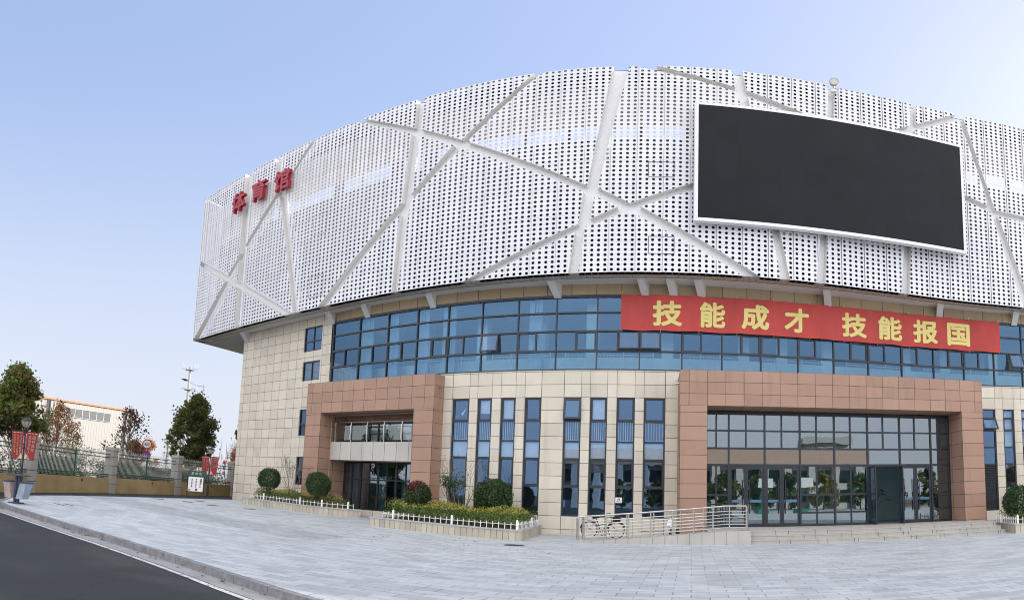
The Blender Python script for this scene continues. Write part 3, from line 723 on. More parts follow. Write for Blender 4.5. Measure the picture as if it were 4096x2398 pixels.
# --- glazed band on the first floor
BX = [-20.5, -18.55, -16.64, -14.85, -13.13, -11.38, -9.63, -7.87, -6.07, -4.23, -2.42, -.70, 1.01, 2.70, 4.37, 6.06, 7.77, 9.46, 11.12, 12.80, 14.43, 16.1, 17.8, 19.5, 21.2, 22.9, 24.6, 26.3, 28.0, 29.7, 31.4, 33.1]
BR = [7.93, 8.83, 9.68]
for i, (a, b) in enumerate(zip(BX, BX[1:])):
    F = WFace(a, b); L = F.L; fr = MB(); pn = MB(); e0, e1 = -.12, .02
    F.box(fr, 0, .055, e0, e1, ZS, ZG)
    if i == len(BX) - 2: F.box(fr, L-.055, L, e0, e1, ZS, ZG)
    for z, h in ((ZS, .05), (BR[0], .035), (BR[1], .035), (BR[2], .035), (ZG - .06, .06)): F.box(fr, .055, L, e0, e1-.004, z - (0 if z == ZS else h), z + h)
    half = i % 2 == 0 if 1 < i < 13 else i % 3 != 2
    if i not in (4,): F.box(fr, L*.5-.03, L*.5+.03, e0, e1-.002, BR[0]+.035, BR[1]-.035)
    op = {5: 0, 8: 1, 9: 0, 19: 1}.get(i)
    if i >= 0:
        j = 0 if half else 1; u0 = .055 + j*(L*.5-.03); u1 = u0 + L*.5 - .055
        if op is None:
            for (q0, q1, r0, r1) in ((u0, u0+.045, BR[0]+.035, BR[1]-.035), (u1-.045, u1, BR[0]+.035, BR[1]-.035)): F.box(fr, q0, q1, e0+.02, e1-.015, r0, r1)
            F.box(fr, u0+.045, u1-.045, e0+.02, e1-.015, BR[0]+.035, BR[0]+.075); F.box(fr, u0+.045, u1-.045, e0+.02, e1-.015, BR[1]-.075, BR[1]-.035)
    zz = [ZS + .03] + BR + [ZG - .05]
    for k, (z0, z1) in enumerate(zip(zz, zz[1:])):
        if k == 1 and op is not None:
            o_ = 1 - op; F.quad(pn, .03 + o_*(L*.5), L*.5 + o_*(L*.5) - .02, -.06, z0, z1)
        else: F.quad(pn, .03, L - .0, -.06, z0, z1)
    f = part(fr, 'band_window', M['frame']); part(pn, 'pane', M['glass_up'], f)
    if op is not None:
        t = R(13 if i != 19 else 24); s_ = MB(); pv = MB(); H = BR[1] - BR[0] - .05; u0 = .05 + op*L*.5; u1 = u0 + L*.5 - .04
        def Q(u, h, d): return F.P(u, .03 + math.sin(t)*h + d*math.cos(t), BR[1] - .02 - math.cos(t)*h + d*math.sin(t))
        def bx(mb, a0, a1, h0, h1, d0, d1): mb.hexa([Q(a0,h1,d1), Q(a1,h1,d1), Q(a1,h1,d0), Q(a0,h1,d0), Q(a0,h0,d1), Q(a1,h0,d1), Q(a1,h0,d0), Q(a0,h0,d0)])
        bx(s_, u0, u0+.06, 0, H, -.025, .025); bx(s_, u1-.06, u1, 0, H, -.025, .025); bx(s_, u0+.06, u1-.06, 0, .06, -.025, .025); bx(s_, u0+.06, u1-.06, H-.06, H, -.025, .025)
        pv.quad(Q(u0+.03, H-.03, 0), Q(u1-.03, H-.03, 0), Q(u1-.03, .03, 0), Q(u0+.03, .03, 0))
        part(s_, 'open_sash', M['frame'], f); part(pv, 'pane', M['glass_tall'], f)
# first-floor interior: floor, ceiling, back wall, columns, balustrade, curtains
bxs = [-20.4 + (33.0 + 20.4) * i / 60 for i in range(61)]
part(ribbon(W, -.15, ZS - .02, -4.6, ZS - .02, bxs), 'interior_floor', M['room'])
part(ribbon(W, -.15, ZG - .02, -4.6, ZG - .02, bxs), 'interior_ceiling', M['room'])
part(ribbon(W, -4.6, ZS - .05, -4.6, ZG, bxs), 'interior_wall', M['room'])
part(ribbon(W, -.42, 9.74, -.42, ZG, [-20.4 + 12.4*i/20 for i in range(21)]), 'top_row_shade_sheet', plain('dark_green_shade', (.05, .075, .075), .7))  # added dark sheet; its colour stands in for soffit reflection and ceiling shade
part(ribbon(W, -1.05, ZS, -1.05, 7.86, bxs), 'lit_floor_sheet', M['white'])  # added pale sheet; its white stands in for the lit floor inside
for x in (-17.2, -15.2, -11.9, -8.9, -6.4, -2.9, .6, 2.4, 4.6, 8.6, 10.7, 13.3, 16.5):
    c = at(W, x, -1.5); mb = MB(); mb.box(c[0]-.26, c[0]+.26, c[1]-.25, c[1]+.25, ZS, ZG - .03); part(mb, 'column', M['white'])
for a, b in ((-20.2, -18.2), (-14.6, -11.6), (-11.0, -8.2), (-7.5, -3.6), (-2.4, .2), (1.2, 4.0), (5.2, 8.2), (9.2, 13.0), (13.6, 17.5)):
    mb = MB(); n = int((b - a) / .14)
    for zz_ in (7.18, 7.86, 8.0): mb.tube([(*at(W, a + (b-a)*k/12, -.55), zz_) for k in range(13)], .02, 6)
    for k in range(n + 1): p = at(W, a + (b-a)*k/n, -.55); mb.tube([(*p, 7.18), (*p, 7.86)], .011, 5)
    for k in range(4): p = at(W, a + (b-a)*k/3, -.55); mb.tube([(*p, ZS), (*p, 8.0)], .024, 6)
    part(mb, 'indoor_railing', M['white'])
def curtain(fn, xa, xb, off, z0, z1, par=None, mat='curtain'):
    mb = MB(); n = int(abs(xb - xa) / .045)
    P = [at(fn, xa + (xb-xa)*k/n, off + .05*math.sin(k*1.9) + .02*math.sin(k*.7)) for k in range(n + 1)]
    for p, q in zip(P, P[1:]): mb.quad((*p, z0), (*q, z0), (*q, z1), (*p, z1))
    return part(mb, 'curtain', M[mat], par, smooth=True, merge=True)
for a, b in ((-18.9, -17.9), (-17.0, -16.2), (-15.1, -14.4), (-13.6, -12.9), (-9.2, -8.6)): curtain(W, a, b, -.4, ZS + .05, ZG - .1)

# --- portals
def portal(F, pw, z0, zl, zt, depth, back, tu, mat, uo):
    mb = MB(); L = F.L
    F.tilebox(mb, 0, pw, -back, 0, z0, zl, pw, TH, 0, zt - 40*TH)
    F.tilebox(mb, L-pw, L, -back, 0, z0, zl, pw, TH, L-pw, zt - 40*TH)
    F.tilebox(mb, 0, L, -back, 0, zl, zt, tu, (zt - zl) / round((zt - zl) / TH), uo, zl)
    return part(mb, 'entrance_portal', mat)
FR = Face((-2.27, 25.35), (10.85, 27.15)); RL = FR.L; PW = 1.09; RB = 1.30
portal(FR, PW, -.05, 5.30, 6.74, RB, 2.9, .735, M['brown'], PW)
# entrance glazing, set back in the portal
GU0, GU1 = PW, RL - PW; gd = -RB
bays = [GU0, GU0 + .98]
bw = (GU1 - .98 - bays[-1]) / 6
for k in range(6): bays.append(bays[-1] + bw)
bays.append(GU1)
FZ = .452
ZR = [FZ, 1.02, 1.78, 2.42, 3.02, 3.72, 4.46, 5.26]
def ubox(mb, u0, u1, z0, z1, d0=-.10, d1=.0): FR.box(mb, u0, u1, gd + d0, gd + d1, z0, z1)
for k, (a, b) in enumerate(zip(bays, bays[1:])):
    fr = MB(); pn = MB(); m = (a + b) / 2; door = k in (1, 2, 5, 6)
    ubox(fr, a, a + .07, FZ, ZR[-1], -.12, .015)
    if k == 7: ubox(fr, b - .07, b, FZ, ZR[-1], -.12, .015)
    for z, h in ((ZR[4], .05), (ZR[5], .04), (ZR[6], .035), (ZR[7] - .06, .06)): ubox(fr, a + .07, b, z - h, z + h)
    ubox(fr, m - .032, m + .032, ZR[5] + .04, ZR[7] - .12, -.09, -.004)
    if not door:
        for z in (ZR[0] + .045, ZR[1], ZR[2] + .0): ubox(fr, a + .07, b, z - .04, z + .04, -.095, -.006)
        if k in (0, 3, 4): ubox(fr, m - .032, m + .032, FZ + .085, ZR[4] - .05, -.09, -.01)
        FR.quad(pn, a + .03, b, gd - .05, FZ + .02, ZR[4])
    for i in (4, 5, 6): FR.quad(pn, a + .03, b, gd - .05, ZR[i] + .02, ZR[i+1] - .02)
    f = part(fr, 'entrance_window', M['frame']); part(pn, 'pane', M['glass_door'], f)
    if door:
        for side in (0, 1):
            u0, u1 = (a + .075, m - .004) if side == 0 else (m + .004, b - .005)
            ang = 0
            if k == 5: ang = R(84) if side == 0 else R(80)
            if k == 6 and side == 0: ang = 0
            hinge = u0 if side == 0 else u1; sg = 1 if side == 0 else -1; wd = u1 - u0
            G = Face(FR.P(hinge, gd - .05, 0)[:2], (0, 0))
            dx = math.cos(ang) * sg; dd = math.sin(ang)
            G.o = FR.P(hinge, gd - .05, 0)[:2]
            G.u = (FR.u[0]*dx + FR.nv[0]*dd, FR.u[1]*dx + FR.nv[1]*dd); G.nv = (G.u[1]*sg, -G.u[0]*sg)
            dr = MB(); gp = MB(); hd = MB(); z0, z1 = FZ + .012, ZR[4] - .055
            G.box(dr, 0, .085, -.025, .025, z0, z1); G.box(dr, wd-.085, wd, -.025, .025, z0, z1)
            G.box(dr, .085, wd-.085, -.025, .025, z0, z0+.13); G.box(dr, .085, wd-.085, -.025, .025, z1-.085, z1)
            gp.quad(G.P(.06,0,z0+.1), G.P(wd-.06,0,z0+.1), G.P(wd-.06,0,z1-.05), G.P(.06,0,z1-.05))
            for s2 in (.07, -.07): hd.tube([G.P(wd-.14, s2, FZ+.55), G.P(wd-.14, s2, FZ+1.95)], .019, 8)
            for zq in (FZ+.65, FZ+1.85): hd.tube([G.P(wd-.14, -.07, zq), G.P(wd-.14, .07, zq)], .011, 6)
            d_ = part(dr, 'door', M['frame']); part(gp, 'pane', M['glass_door'], d_); part(hd, 'handle', M['frame'], d_)
            if k in (1, 2, 6) and ang == 0:
                st = MB(); G.quad(st, .1, wd - .1, .006, FZ + 1.02, FZ + 1.13); part(st, 'safety_strip', M['doorband'], d_)
# lobby
mb = MB(); FR.quad(mb, -.5, RL + .5, -5.6, .3, 5.6); part(mb, 'lobby_wall', M['lobby'])
mb = MB()
for u in (PW - .2, RL - PW + .2): mb.quad(FR.P(u, -5.6, .3), FR.P(u, -2.9, .3), FR.P(u, -2.9, 5.6), FR.P(u, -5.6, 5.6))
part(mb, 'lobby_wall', M['lobby'])
mb = MB(); mb.quad(FR.P(0, -5.6, FZ - .004), FR.P(RL, -5.6, FZ - .004), FR.P(RL, -RB - .06, FZ - .004), FR.P(0, -RB - .06, FZ - .004))
part(mb, 'lobby_floor', M['lobby'])
mb = MB(); mb.quad(FR.P(0, -5.6, 5.32), FR.P(RL, -5.6, 5.32), FR.P(RL, -2.9, 5.32), FR.P(0, -2.9, 5.32)); part(mb, 'lobby_ceiling', M['lobby'])
mb = MB(); FR.box(mb, 7.2, 9.6, -5.5, -4.9, 2.5, 5.3); FR.box(mb, 7.4, 8.0, -5.58, -5.5, FZ, 2.4); part(mb, 'lobby_bulkhead', M['lobby'])

FL = Face((-21.40, 27.12), (-13.25, 25.98)); LL = FL.L
portal(FL, 1.12, -.05, 5.36, 6.98, 2.0, 2.05, .73, M['brown'], 1.12)
bk = -2.0
mb = MB(); FL.box(mb, 1.12, LL-1.12, bk-.25, bk, 5.0, 5.36); part(mb, 'recess_lintel', M['brown'])
mb = MB(); FL.tilebox(mb, 1.12, LL-1.12, bk, -.85, 2.98, 3.92, .74, 1.0, 1.12, 2.95); bal = part(mb, 'balcony', M['balcony'])
rl = MB(); gp = MB(); n = 5
for k in range(n + 1):
    u = 1.35 + (LL - 2.7) * k / n; rl.tube([FL.P(u, -.95, 3.92), FL.P(u, -.95, 4.93)], .032, 8); FL.box(rl, u-.03, u+.03, -.90, -.88, 4.05, 4.8)
    if k < n: FL.quad(gp, u + .06, 1.35 + (LL - 2.7) * (k+1) / n - .06, -.95, 4.02, 4.78)
rl.tube([FL.P(1.25, -.95, 4.96), FL.P(LL-1.2, -.95, 4.96)], .035, 8)
part(rl, 'balustrade_rail', M['steel'], bal); part(gp, 'balustrade_pane', M['glass_clear'], bal)
for (z0, z1, rows) in ((.45, 2.95, [2.05]), (3.95, 5.0, [4.45])):
    nb = 5 if z0 < 1 else 4; u0 = 1.14; wd = (LL - 2.28) / nb
    for k in range(nb):
        f = window(FL, u0 + wd*k, u0 + wd*(k+1), z0, z1, rows, 2, 'glass_door', .05, 'recess_window', depth=(bk - .12, bk - .02))
mb = MB(); FL.tilebox(mb, 1.12, LL-1.12, bk-.2, bk, -.05, .45, .74, .6, 1.12, -.12); part(mb, 'recess_plinth', M['beige'])
for u0, u1 in ((1.3, 2.5), (3.4, 3.9), (4.9, 5.5), (6.2, 6.8)):
    mb = MB(); n = 22
    P = [FL.P(u0 + (u1-u0)*k/n, bk - .3 + .05*math.sin(k*1.8), 0) for k in range(n+1)]
    for p, q in zip(P, P[1:]): mb.quad((p[0], p[1], .5), (q[0], q[1], .5), (q[0], q[1], 2.9), (p[0], p[1], 2.9))
    part(mb, 'curtain', M['curtain'], smooth=True, merge=True)
mb = MB(); FL.quad(mb, 0, LL, bk - 3.5, 0, 5.4); part(mb, 'interior_wall', M['roomdark'])
for F, u, z in ((FL, LL - .02, 6.35), (FR, .02, 6.25)):                     # rain spouts at the portal corners
    mb = MB(); sg = 1 if F is FL else -1; mb.tube([F.P(u, -.35, z), F.P(u + sg*.22, -.35, z - .03)], .035, 8); part(mb, 'rain_spout', M['steel'])
# ------------------------------------------------------------------ things on the hall
def led_mat():
    k = NT('unlit_led_screen'); o = k.obj(); n_ = k.noise(.22, 3, o); fi = k.noise(160, 1, o)
    c = k.ramp(k.math('ADD', n_, k.math('MULTIPLY_ADD', fi, .12, -.06)), [(.3, (.006, .008, .012)), (.7, (.011, .014, .017))])
    sp = k.n('ShaderNodeSeparateXYZ'); k.l(o, sp.inputs[0]); mx_, mz_ = k.math('DIVIDE', sp.outputs[0], .94), k.math('DIVIDE', sp.outputs[2], .96)
    cbm = k.n('ShaderNodeCombineXYZ'); k.l(k.math('FLOOR', mx_), cbm.inputs[0]); k.l(k.math('FLOOR', mz_), cbm.inputs[1])
    wnm = k.n('ShaderNodeTexWhiteNoise', noise_dimensions='2D'); k.l(cbm.outputs[0], wnm.inputs[0])
    sc_ = k.n('ShaderNodeVectorMath', operation='SCALE'); k.l(c, sc_.inputs[0]); k.l(k.math('MULTIPLY_ADD', wnm.outputs[0], .22, .89), sc_.inputs['Scale']); c = sc_.outputs[0]
    seam = k.math('LESS_THAN', k.math('MINIMUM', frac_edge(k, mx_), frac_edge(k, mz_)), .006); c = k.mix(k.math('MULTIPLY', seam, .5), c, (.004, .004, .005, 1))
    k.l(c, k.p.inputs['Base Color']); k.p.inputs['Roughness'].default_value = .45; k.p.inputs['Specular IOR Level'].default_value = .18
    return k.m
M['screen'] = led_mat()
FS = Face((-1.77, 25.38), (10.72, 27.98)); SZ0, SZ1 = 13.24, 19.45
t = thing('led_screen', 'large unlit black video screen in a white frame on the perforated drum', 'screen', (*FS.P(FS.L/2, 0, SZ0),))
mb = MB(); b = .15
FS.box(mb, 0, FS.L, -.30, 0, SZ0, SZ0+b); FS.box(mb, 0, FS.L, -.30, 0, SZ1-b, SZ1)
FS.box(mb, 0, b, -.30, 0, SZ0+b, SZ1-b); FS.box(mb, FS.L-b, FS.L, -.30, 0, SZ0+b, SZ1-b)
mb.build('frame', M['white_metal'], t)
mb = MB(); FS.box(mb, b, FS.L-b, -.28, -.02, SZ0+b, SZ1-b); mb.build('display', M['screen'], t)
for u in (.6, 4, 8, FS.L-.6):
    for z in (SZ0+.6, SZ1-.6): mb = MB(); FS.box(mb, u-.08, u+.08, -1.0, -.30, z-.08, z+.08); mb.build('bracket', M['edge'], t)

def glyph(ch, size, extrude=0.0, bold=0.0):
    cu = bpy.data.curves.new('glyph', 'FONT'); cu.body = ch; cu.size = size; cu.extrude = extrude; cu.offset = bold * size
    cu.align_x = 'CENTER'; cu.align_y = 'CENTER'; cu.resolution_u = 3
    o = bpy.data.objects.new('glyph', cu); COL.objects.link(o); bpy.context.view_layer.update()
    me = bpy.data.meshes.new_from_object(o.evaluated_get(bpy.context.evaluated_depsgraph_get()))
    bpy.data.objects.remove(o); bpy.data.curves.remove(cu)
    if me.vertices:
        xs_ = [v.co.x for v in me.vertices]; ys_ = [v.co.y for v in me.vertices]
        cx, cy = (max(xs_)+min(xs_))/2, (max(ys_)+min(ys_))/2
        for v in me.vertices: v.co.x -= cx; v.co.y -= cy
        me['w'] = max(xs_)-min(xs_); me['h'] = max(ys_)-min(ys_)
    return me
def glyph_w(ch, width, height, fn, extrude=0.0, bold=.0):
    """mesh of a character stretched to width x height, its points mapped by fn(u, v, d)"""
    me = glyph(ch, 1.0, extrude, 0)
    sx, sy = (width - 2*bold*width) / max(me['w'], .01), (height - 2*bold*height) / max(me['h'], .01)
    if not bold:
        for v in me.vertices: v.co = fn(v.co.x * sx, v.co.y * sy, v.co.z)
        return me
    V = [v.co.copy() for v in me.vertices]; Fc = [tuple(p.vertices) for p in me.polygons]; nv = []; nf = []   # strokes thickened by shifted copies
    for k in range(9):
        a = 2*math.pi*k/8; r_ = 0 if k == 8 else bold; b0 = len(nv)
        nv += [tuple(fn(c.x*sx + r_*width*math.cos(a), c.y*sy + r_*height*math.sin(a), c.z + .0015*k)) for c in V]; nf += [tuple(i + b0 for i in f) for f in Fc]
    m2 = bpy.data.meshes.new('glyph'); m2.from_pydata(nv, [], nf); bpy.data.meshes.remove(me)
    return m2
def meshobj(name, me, mat, parent=None):
    me.materials.clear(); me.materials.append(mat); o = bpy.data.objects.new(name, me); COL.objects.link(o)
    if parent: o.parent = parent; o.matrix_parent_inverse = parent.matrix_basis.inverted()
    return o

# red slogan banner hung along the curve of the glazing
BA, BB_ = -5.02, 13.15; BO = .14
t = thing('slogan_banner', 'long red cloth banner with yellow Chinese characters hung over the window band', 'banner', (*at(W, 4, BO), 9.6))
mb = MB(); n = 90
rip = lambda x: .022 * math.sin(x * 2.1) + .014 * math.sin(x * 5.3 + 1)
sag = lambda x: .022 * math.sin((x - BA) * 1.83) ** 2 + .008 * math.sin(x * 4.1)
bz = lambda x: (8.84, 10.47)
for k in range(n):
    a, b = BA + (BB_-BA)*k/n, BA + (BB_-BA)*(k+1)/n
    for j in range(3):
        z0, z1 = 8.84 + 1.63*j/3, 8.84 + 1.63*(j+1)/3; za, zb = (sag(a), sag(b))
        mb.quad((*at(W, a, BO + rip(a)), z0 - za), (*at(W, b, BO + rip(b)), z0 - zb), (*at(W, b, BO + rip(b)), z1 - zb), (*at(W, a, BO + rip(a)), z1 - za))
mb.build('cloth', M['red'], t, smooth=True, merge=True)
for k in range(12):
    x = BA + .05 + (BB_ - BA - .1) * k / 11
    for z_, z2 in ((10.46, 10.62), (8.86, 8.76)): mb = MB(); mb.tube([(*at(W, x, BO + rip(x)), z_), (*at(W, x, .03), z2)], .008, 4); mb.build('tie_rope', M['white'], t)
for ch, x0, x1 in (('技', -3.67, -2.42), ('能', -1.66, -.56), ('成', .14, 1.36), ('才', 2.07, 3.18), ('技', 4.76, 5.96), ('能', 6.55, 7.78), ('报', 8.37, 9.66), ('国', 10.21, 11.46)):
    c = (x0 + x1) / 2; wd = (x1 - x0) * 1.03
    def fn(u, v, d):
        x = c + u * .985; p = at(W, x, BO + rip(x) + .014 + d); return Vector((p[0], p[1], 9.62 + v))
    me = glyph_w(ch, wd, 1.17, fn, 0, .036); meshobj('character', me, M['yellow'], t)

# red letters standing proud of the drum
for ch, xc, zc, lab in (('体', -28.55, 19.70, 'leftmost of the three red characters standing on the white drum, crossing a groove'),
                       ('育', -26.42, 19.80, 'middle one of the three red characters standing on the white drum'),
                       ('馆', -24.15, 19.72, 'rightmost of the three red characters standing on the white drum')):
    p = at(D, xc, .30); pa, pb = at(D, xc - .5, .30), at(D, xc + .5, .30); F = Face(pa, pb)
    def fn(u, v, d): q = F.P(F.L/2 + u, d, zc + v); return Vector(q)
    me = glyph_w(ch, 1.42, 1.45, fn, .11, .028)
    o = meshobj('sign_letter', me, M['signred']); tag(o, lab, 'letter', 'red letters on the drum')

# floodlight on the drum's top edge
p = at(D, 4.32, .15)
t = thing('floodlight', 'round grey floodlight mounted on the top edge of the drum above the screen', 'floodlight', (p[0], p[1], 21.7))
mb = MB(); mb.tube([(p[0], p[1]+.1, 21.5), (p[0], p[1]+.1, 21.95)], .05, 8); mb.box(p[0]-.12, p[0]+.12, p[1]-.02, p[1]+.2, 21.45, 21.55); mb.build('bracket', M['edge'], t)
mb = MB(); ax = Vector((-.10, -1, -.28)).normalized(); c = Vector((p[0], p[1] - .02, 22.02))
mb.tube([c - ax*.16, c - ax*.12, c + ax*.10, c + ax*.13], [.10, .19, .21, .21], 20); mb.build('housing', plain('grey_lamp_housing', (.22, .22, .22), .4), t)
mb = MB(); mb.tube([c + ax*.131, c + ax*.14], [.18, .18], 20); mb.build('lens', plain('pale_lamp_lens', (.62, .60, .52), .15), t)

# ------------------------------------------------------------------ steps, ramp, railings
M['granite'] = plain('weathered_granite', (.42, .40, .365), .65, 0, .22, 2.5)
M['granite2'] = tile('stained_granite_slabs', (.42, .405, .37), ju=.008, jv=.0, stain=.22)
P0, P1 = (.47, 23.05), (10.42, 24.15)
FT = Face(P0, P1); mb = MB()
back = lambda u: -((FR.P(0, -RB + .0, 0)[1] - 23.05) + 2.0)
for k in range(3):
    z0, z1 = k*.15 - (.05 if k == 0 else 0), (k+1)*.15 - .001*(2-k)*0
    nose = .02
    L = FT.L; u = 0; rnd = random.Random(k)
    while u < L:
        wd = min(rnd.uniform(.9, 1.5), L - u); FT.box(mb, u + .004, u + wd - .004, -.36*k - .33, -.36*k, z0, z1 - .035); FT.box(mb, u + .002, u + wd - .002, -.36*k - .37, -.36*k + nose, z1 - .035, z1); u += wd
o = mb.build('steps', M['granite2'], None); tag(o, kind='structure')
mb = MB()
pl = [FT.P(0, -1.05, 0)[:2], FT.P(FT.L, -1.05, 0)[:2], (10.62, 27.0), FR.P(RL - PW, -RB - .02, 0)[:2], FR.P(0, -RB - .02, 0)[:2], (-1.4, 25.5), (-1.1, 24.3), (.47, 24.3)]
mb.prism(pl, -.05, .449); o = mb.build('entrance_platform', M['granite']); tag(o, kind='structure')

rz = lambda x: max(0, min(.45, (x + 5.45) / 5.05 * .45))
RY0 = lambda x: 22.42 + (x + 5.5) * .075          # front edge of the ramp
t = thing('access_ramp', 'sloping grey granite wheelchair ramp climbing to the entrance platform', 'ramp', (-2.5, 23.2, 0))
mb = MB(); n = 14; xs_ = [-5.5 + 5.97*k/n for k in range(n+1)]
for a, b in zip(xs_, xs_[1:]):
    mb.hexa([(a, RY0(a)+.16, -.05), (b, RY0(b)+.16, -.05), (b, RY0(b)+1.62, -.05), (a, RY0(a)+1.62, -.05), (a, RY0(a)+.16, rz(a)+.002), (b, RY0(b)+.16, rz(b)+.002), (b, RY0(b)+1.62, rz(b)+.002), (a, RY0(a)+1.62, rz(a)+.002)])
mb.build('ramp_surface', M['granite'], t)
mb = MB()
for a, b in zip(xs_, xs_[1:]):
    za, zb = rz(a)+.035, rz(b)+.035
    mb.hexa([(a, RY0(a), -.05), (b, RY0(b), -.05), (b, RY0(b)+.155, -.05), (a, RY0(a)+.155, -.05), (a, RY0(a), za), (b, RY0(b), zb), (b, RY0(b)+.155, zb), (a, RY0(a)+.155, za)], 1.3)
mb.build('ramp_kerb', M['granite2'], t)
def railing(name, label, line, posts, height, nbars, endcap=True):
    """line(x) -> (y, z) at the railing's foot"""
    t = thing(name, label, 'railing', (posts[0], line(posts[0])[0], 0), 'steel railings of the entrance ramp')
    hr = MB(); xs_ = [posts[0] + (posts[-1]-posts[0])*k/40 for k in range(41)]
    top = [(x, line(x)[0], line(x)[1] + height) for x in xs_]
    if endcap: x = posts[0]; y, z = line(x); top = [(x-.22, y, z+.02), (x-.22, y, z+height-.08), (x-.17, y, z+height-.02)] + top
    hr.tube(top, .030, 8); hr.build('handrail', M['steel'], t)
    for k in range(nbars):
        h = .12 + (height - .30) * k / (nbars - 1); mb = MB(); mb.tube([(x, line(x)[0], line(x)[1] + h) for x in xs_], .0125, 6); mb.build('rail_bar', M['steel'], t)
    for x in posts:
        y, z = line(x); mb = MB(); mb.tube([(x, y, z), (x, y, z + height)], .027, 8); mb.build('post', M['steel'], t)
    return t
railing('ramp_railing', 'front stainless steel railing along the outer edge of the wheelchair ramp', lambda x: (RY0(x)+.08, rz(x)+.035), [-5.35, -4.57, -3.79, -3.02, -2.26, -1.52, -.85, -.28, .31], .88, 6)
railing('ramp_railing', 'rear stainless steel railing of the ramp, behind which the bicycle stands', lambda x: (RY0(x)+1.55, rz(x)), [-5.75, -4.9, -4.1, -3.1, -2.1, -1.25], .90, 6)
railing('ramp_railing', 'short steel return railing beside the entrance steps at the ramp landing', lambda x: (RY0(.4) + .15 + (x-.33)*34, .45), [.335, .351, .367], .86, 5, False)

# ------------------------------------------------------------------ leaves and plants
def leafcards(mb, pts, size, rnd, flat=.0, shape='oval'):
    for p in pts:
        s_ = size * rnd.uniform(.7, 1.3)
        n_ = Vector((rnd.gauss(0, 1), rnd.gauss(0, 1), rnd.gauss(0, 1) + flat)).normalized()
        a = n_.orthogonal().normalized(); a.rotate(Matrix.Rotation(rnd.uniform(0, 6.28), 3, n_)); b = n_.cross(a)
        p = Vector(p)
        if shape == 'oval':
            mb.poly([p - a*s_*.5, p - b*s_*.22 + n_*s_*.05, p + a*s_*.5, p + b*s_*.22 + n_*s_*.05])
        else:                                     # lobed plane-tree leaf, often folded
            q = []; fo = rnd.uniform(.45, 1.0)
            for k in range(8):
                r_ = s_ * (rnd.uniform(.42, .60) if k % 2 == 0 else rnd.uniform(.28, .38)); th = 2*math.pi*k/8 + rnd.uniform(-.15, .15);  q.append(p + a*r_*math.cos(th) + b*r_*math.sin(th)*fo + n_*(.06*s_ if k % 2 else -.04*s_))
            mb.poly(q)
M['leaf_box'] = leaf('dark_glossy_shrub_leaves', [(0, (0.018, 0.047, 0.014)), (.5, (0.031, 0.073, 0.020)), (.85, (0.050, 0.100, 0.024)), (1, (0.067, 0.112, 0.033))], .38, .12)
M['leaf_red'] = leaf('red_new_shoots', [(0, (.11, .012, .02)), (1, (.19, .03, .035))], .45, .2)
M['leaf_hedge'] = leaf('green_hedge_leaves', [(0, (0.045, 0.090, 0.018)), (.6, (0.099, 0.162, 0.025)), (1, (0.180, 0.234, 0.036))], .45, .2)
M['leaf_gold'] = leaf('golden_hedge_tips', [(0, (0.230, 0.216, 0.027)), (.6, (0.405, 0.338, 0.054)), (1, (0.621, 0.513, 0.135))], .5, .25)
M['leaf_plane'] = leaf('plane_tree_leaves', [(0, (0.075, 0.112, 0.021)), (.5, (0.128, 0.173, 0.033)), (.75, (0.180, 0.188, 0.045)), (.9, (0.210, 0.135, 0.051)), (1, (0.210, 0.090, 0.045))], .55, .4)
M['leaf_plane_green'] = leaf('green_plane_tree_leaves', [(0, (0.054, 0.099, 0.018)), (.5, (0.099, 0.158, 0.030)), (.75, (0.143, 0.150, 0.036)), (.9, (0.195, 0.120, 0.045)), (1, (0.180, 0.075, 0.036))], .55, .4)
M['leaf_brown'] = leaf('dry_brown_leaves', [(0, (0.077, 0.036, 0.020)), (.6, (0.119, 0.056, 0.028)), (1, (0.154, 0.098, 0.042))], .7, .3)
M['leaf_orange'] = leaf('orange_autumn_leaves', [(0, (.25, .095, .035)), (.5, (.34, .15, .06)), (1, (.40, .25, .10))], .7, .4)
M['leaf_yellow'] = leaf('yellow_green_leaves', [(0, (.16, .15, .03)), (1, (.36, .29, .07))], .6, .4)
M['leaf_gray'] = leaf('pale_bare_twigs', [(0, (.16, .11, .09)), (1, (.26, .18, .15))], .9, .2)
M['bark'] = plain('brown_bark', (.075, .058, .045), .9, 0, .3, 8)
M['bark_pale'] = plain('pale_branch_bark', (.20, .17, .14), .9, 0, .3, 8)
M['bark_white'] = plain('limewashed_trunk', (.55, .55, .52), .9, 0, .15, 8)
M['soil'] = plain('dark_soil', (.03, .022, .015), 1, 0, .3, 6)

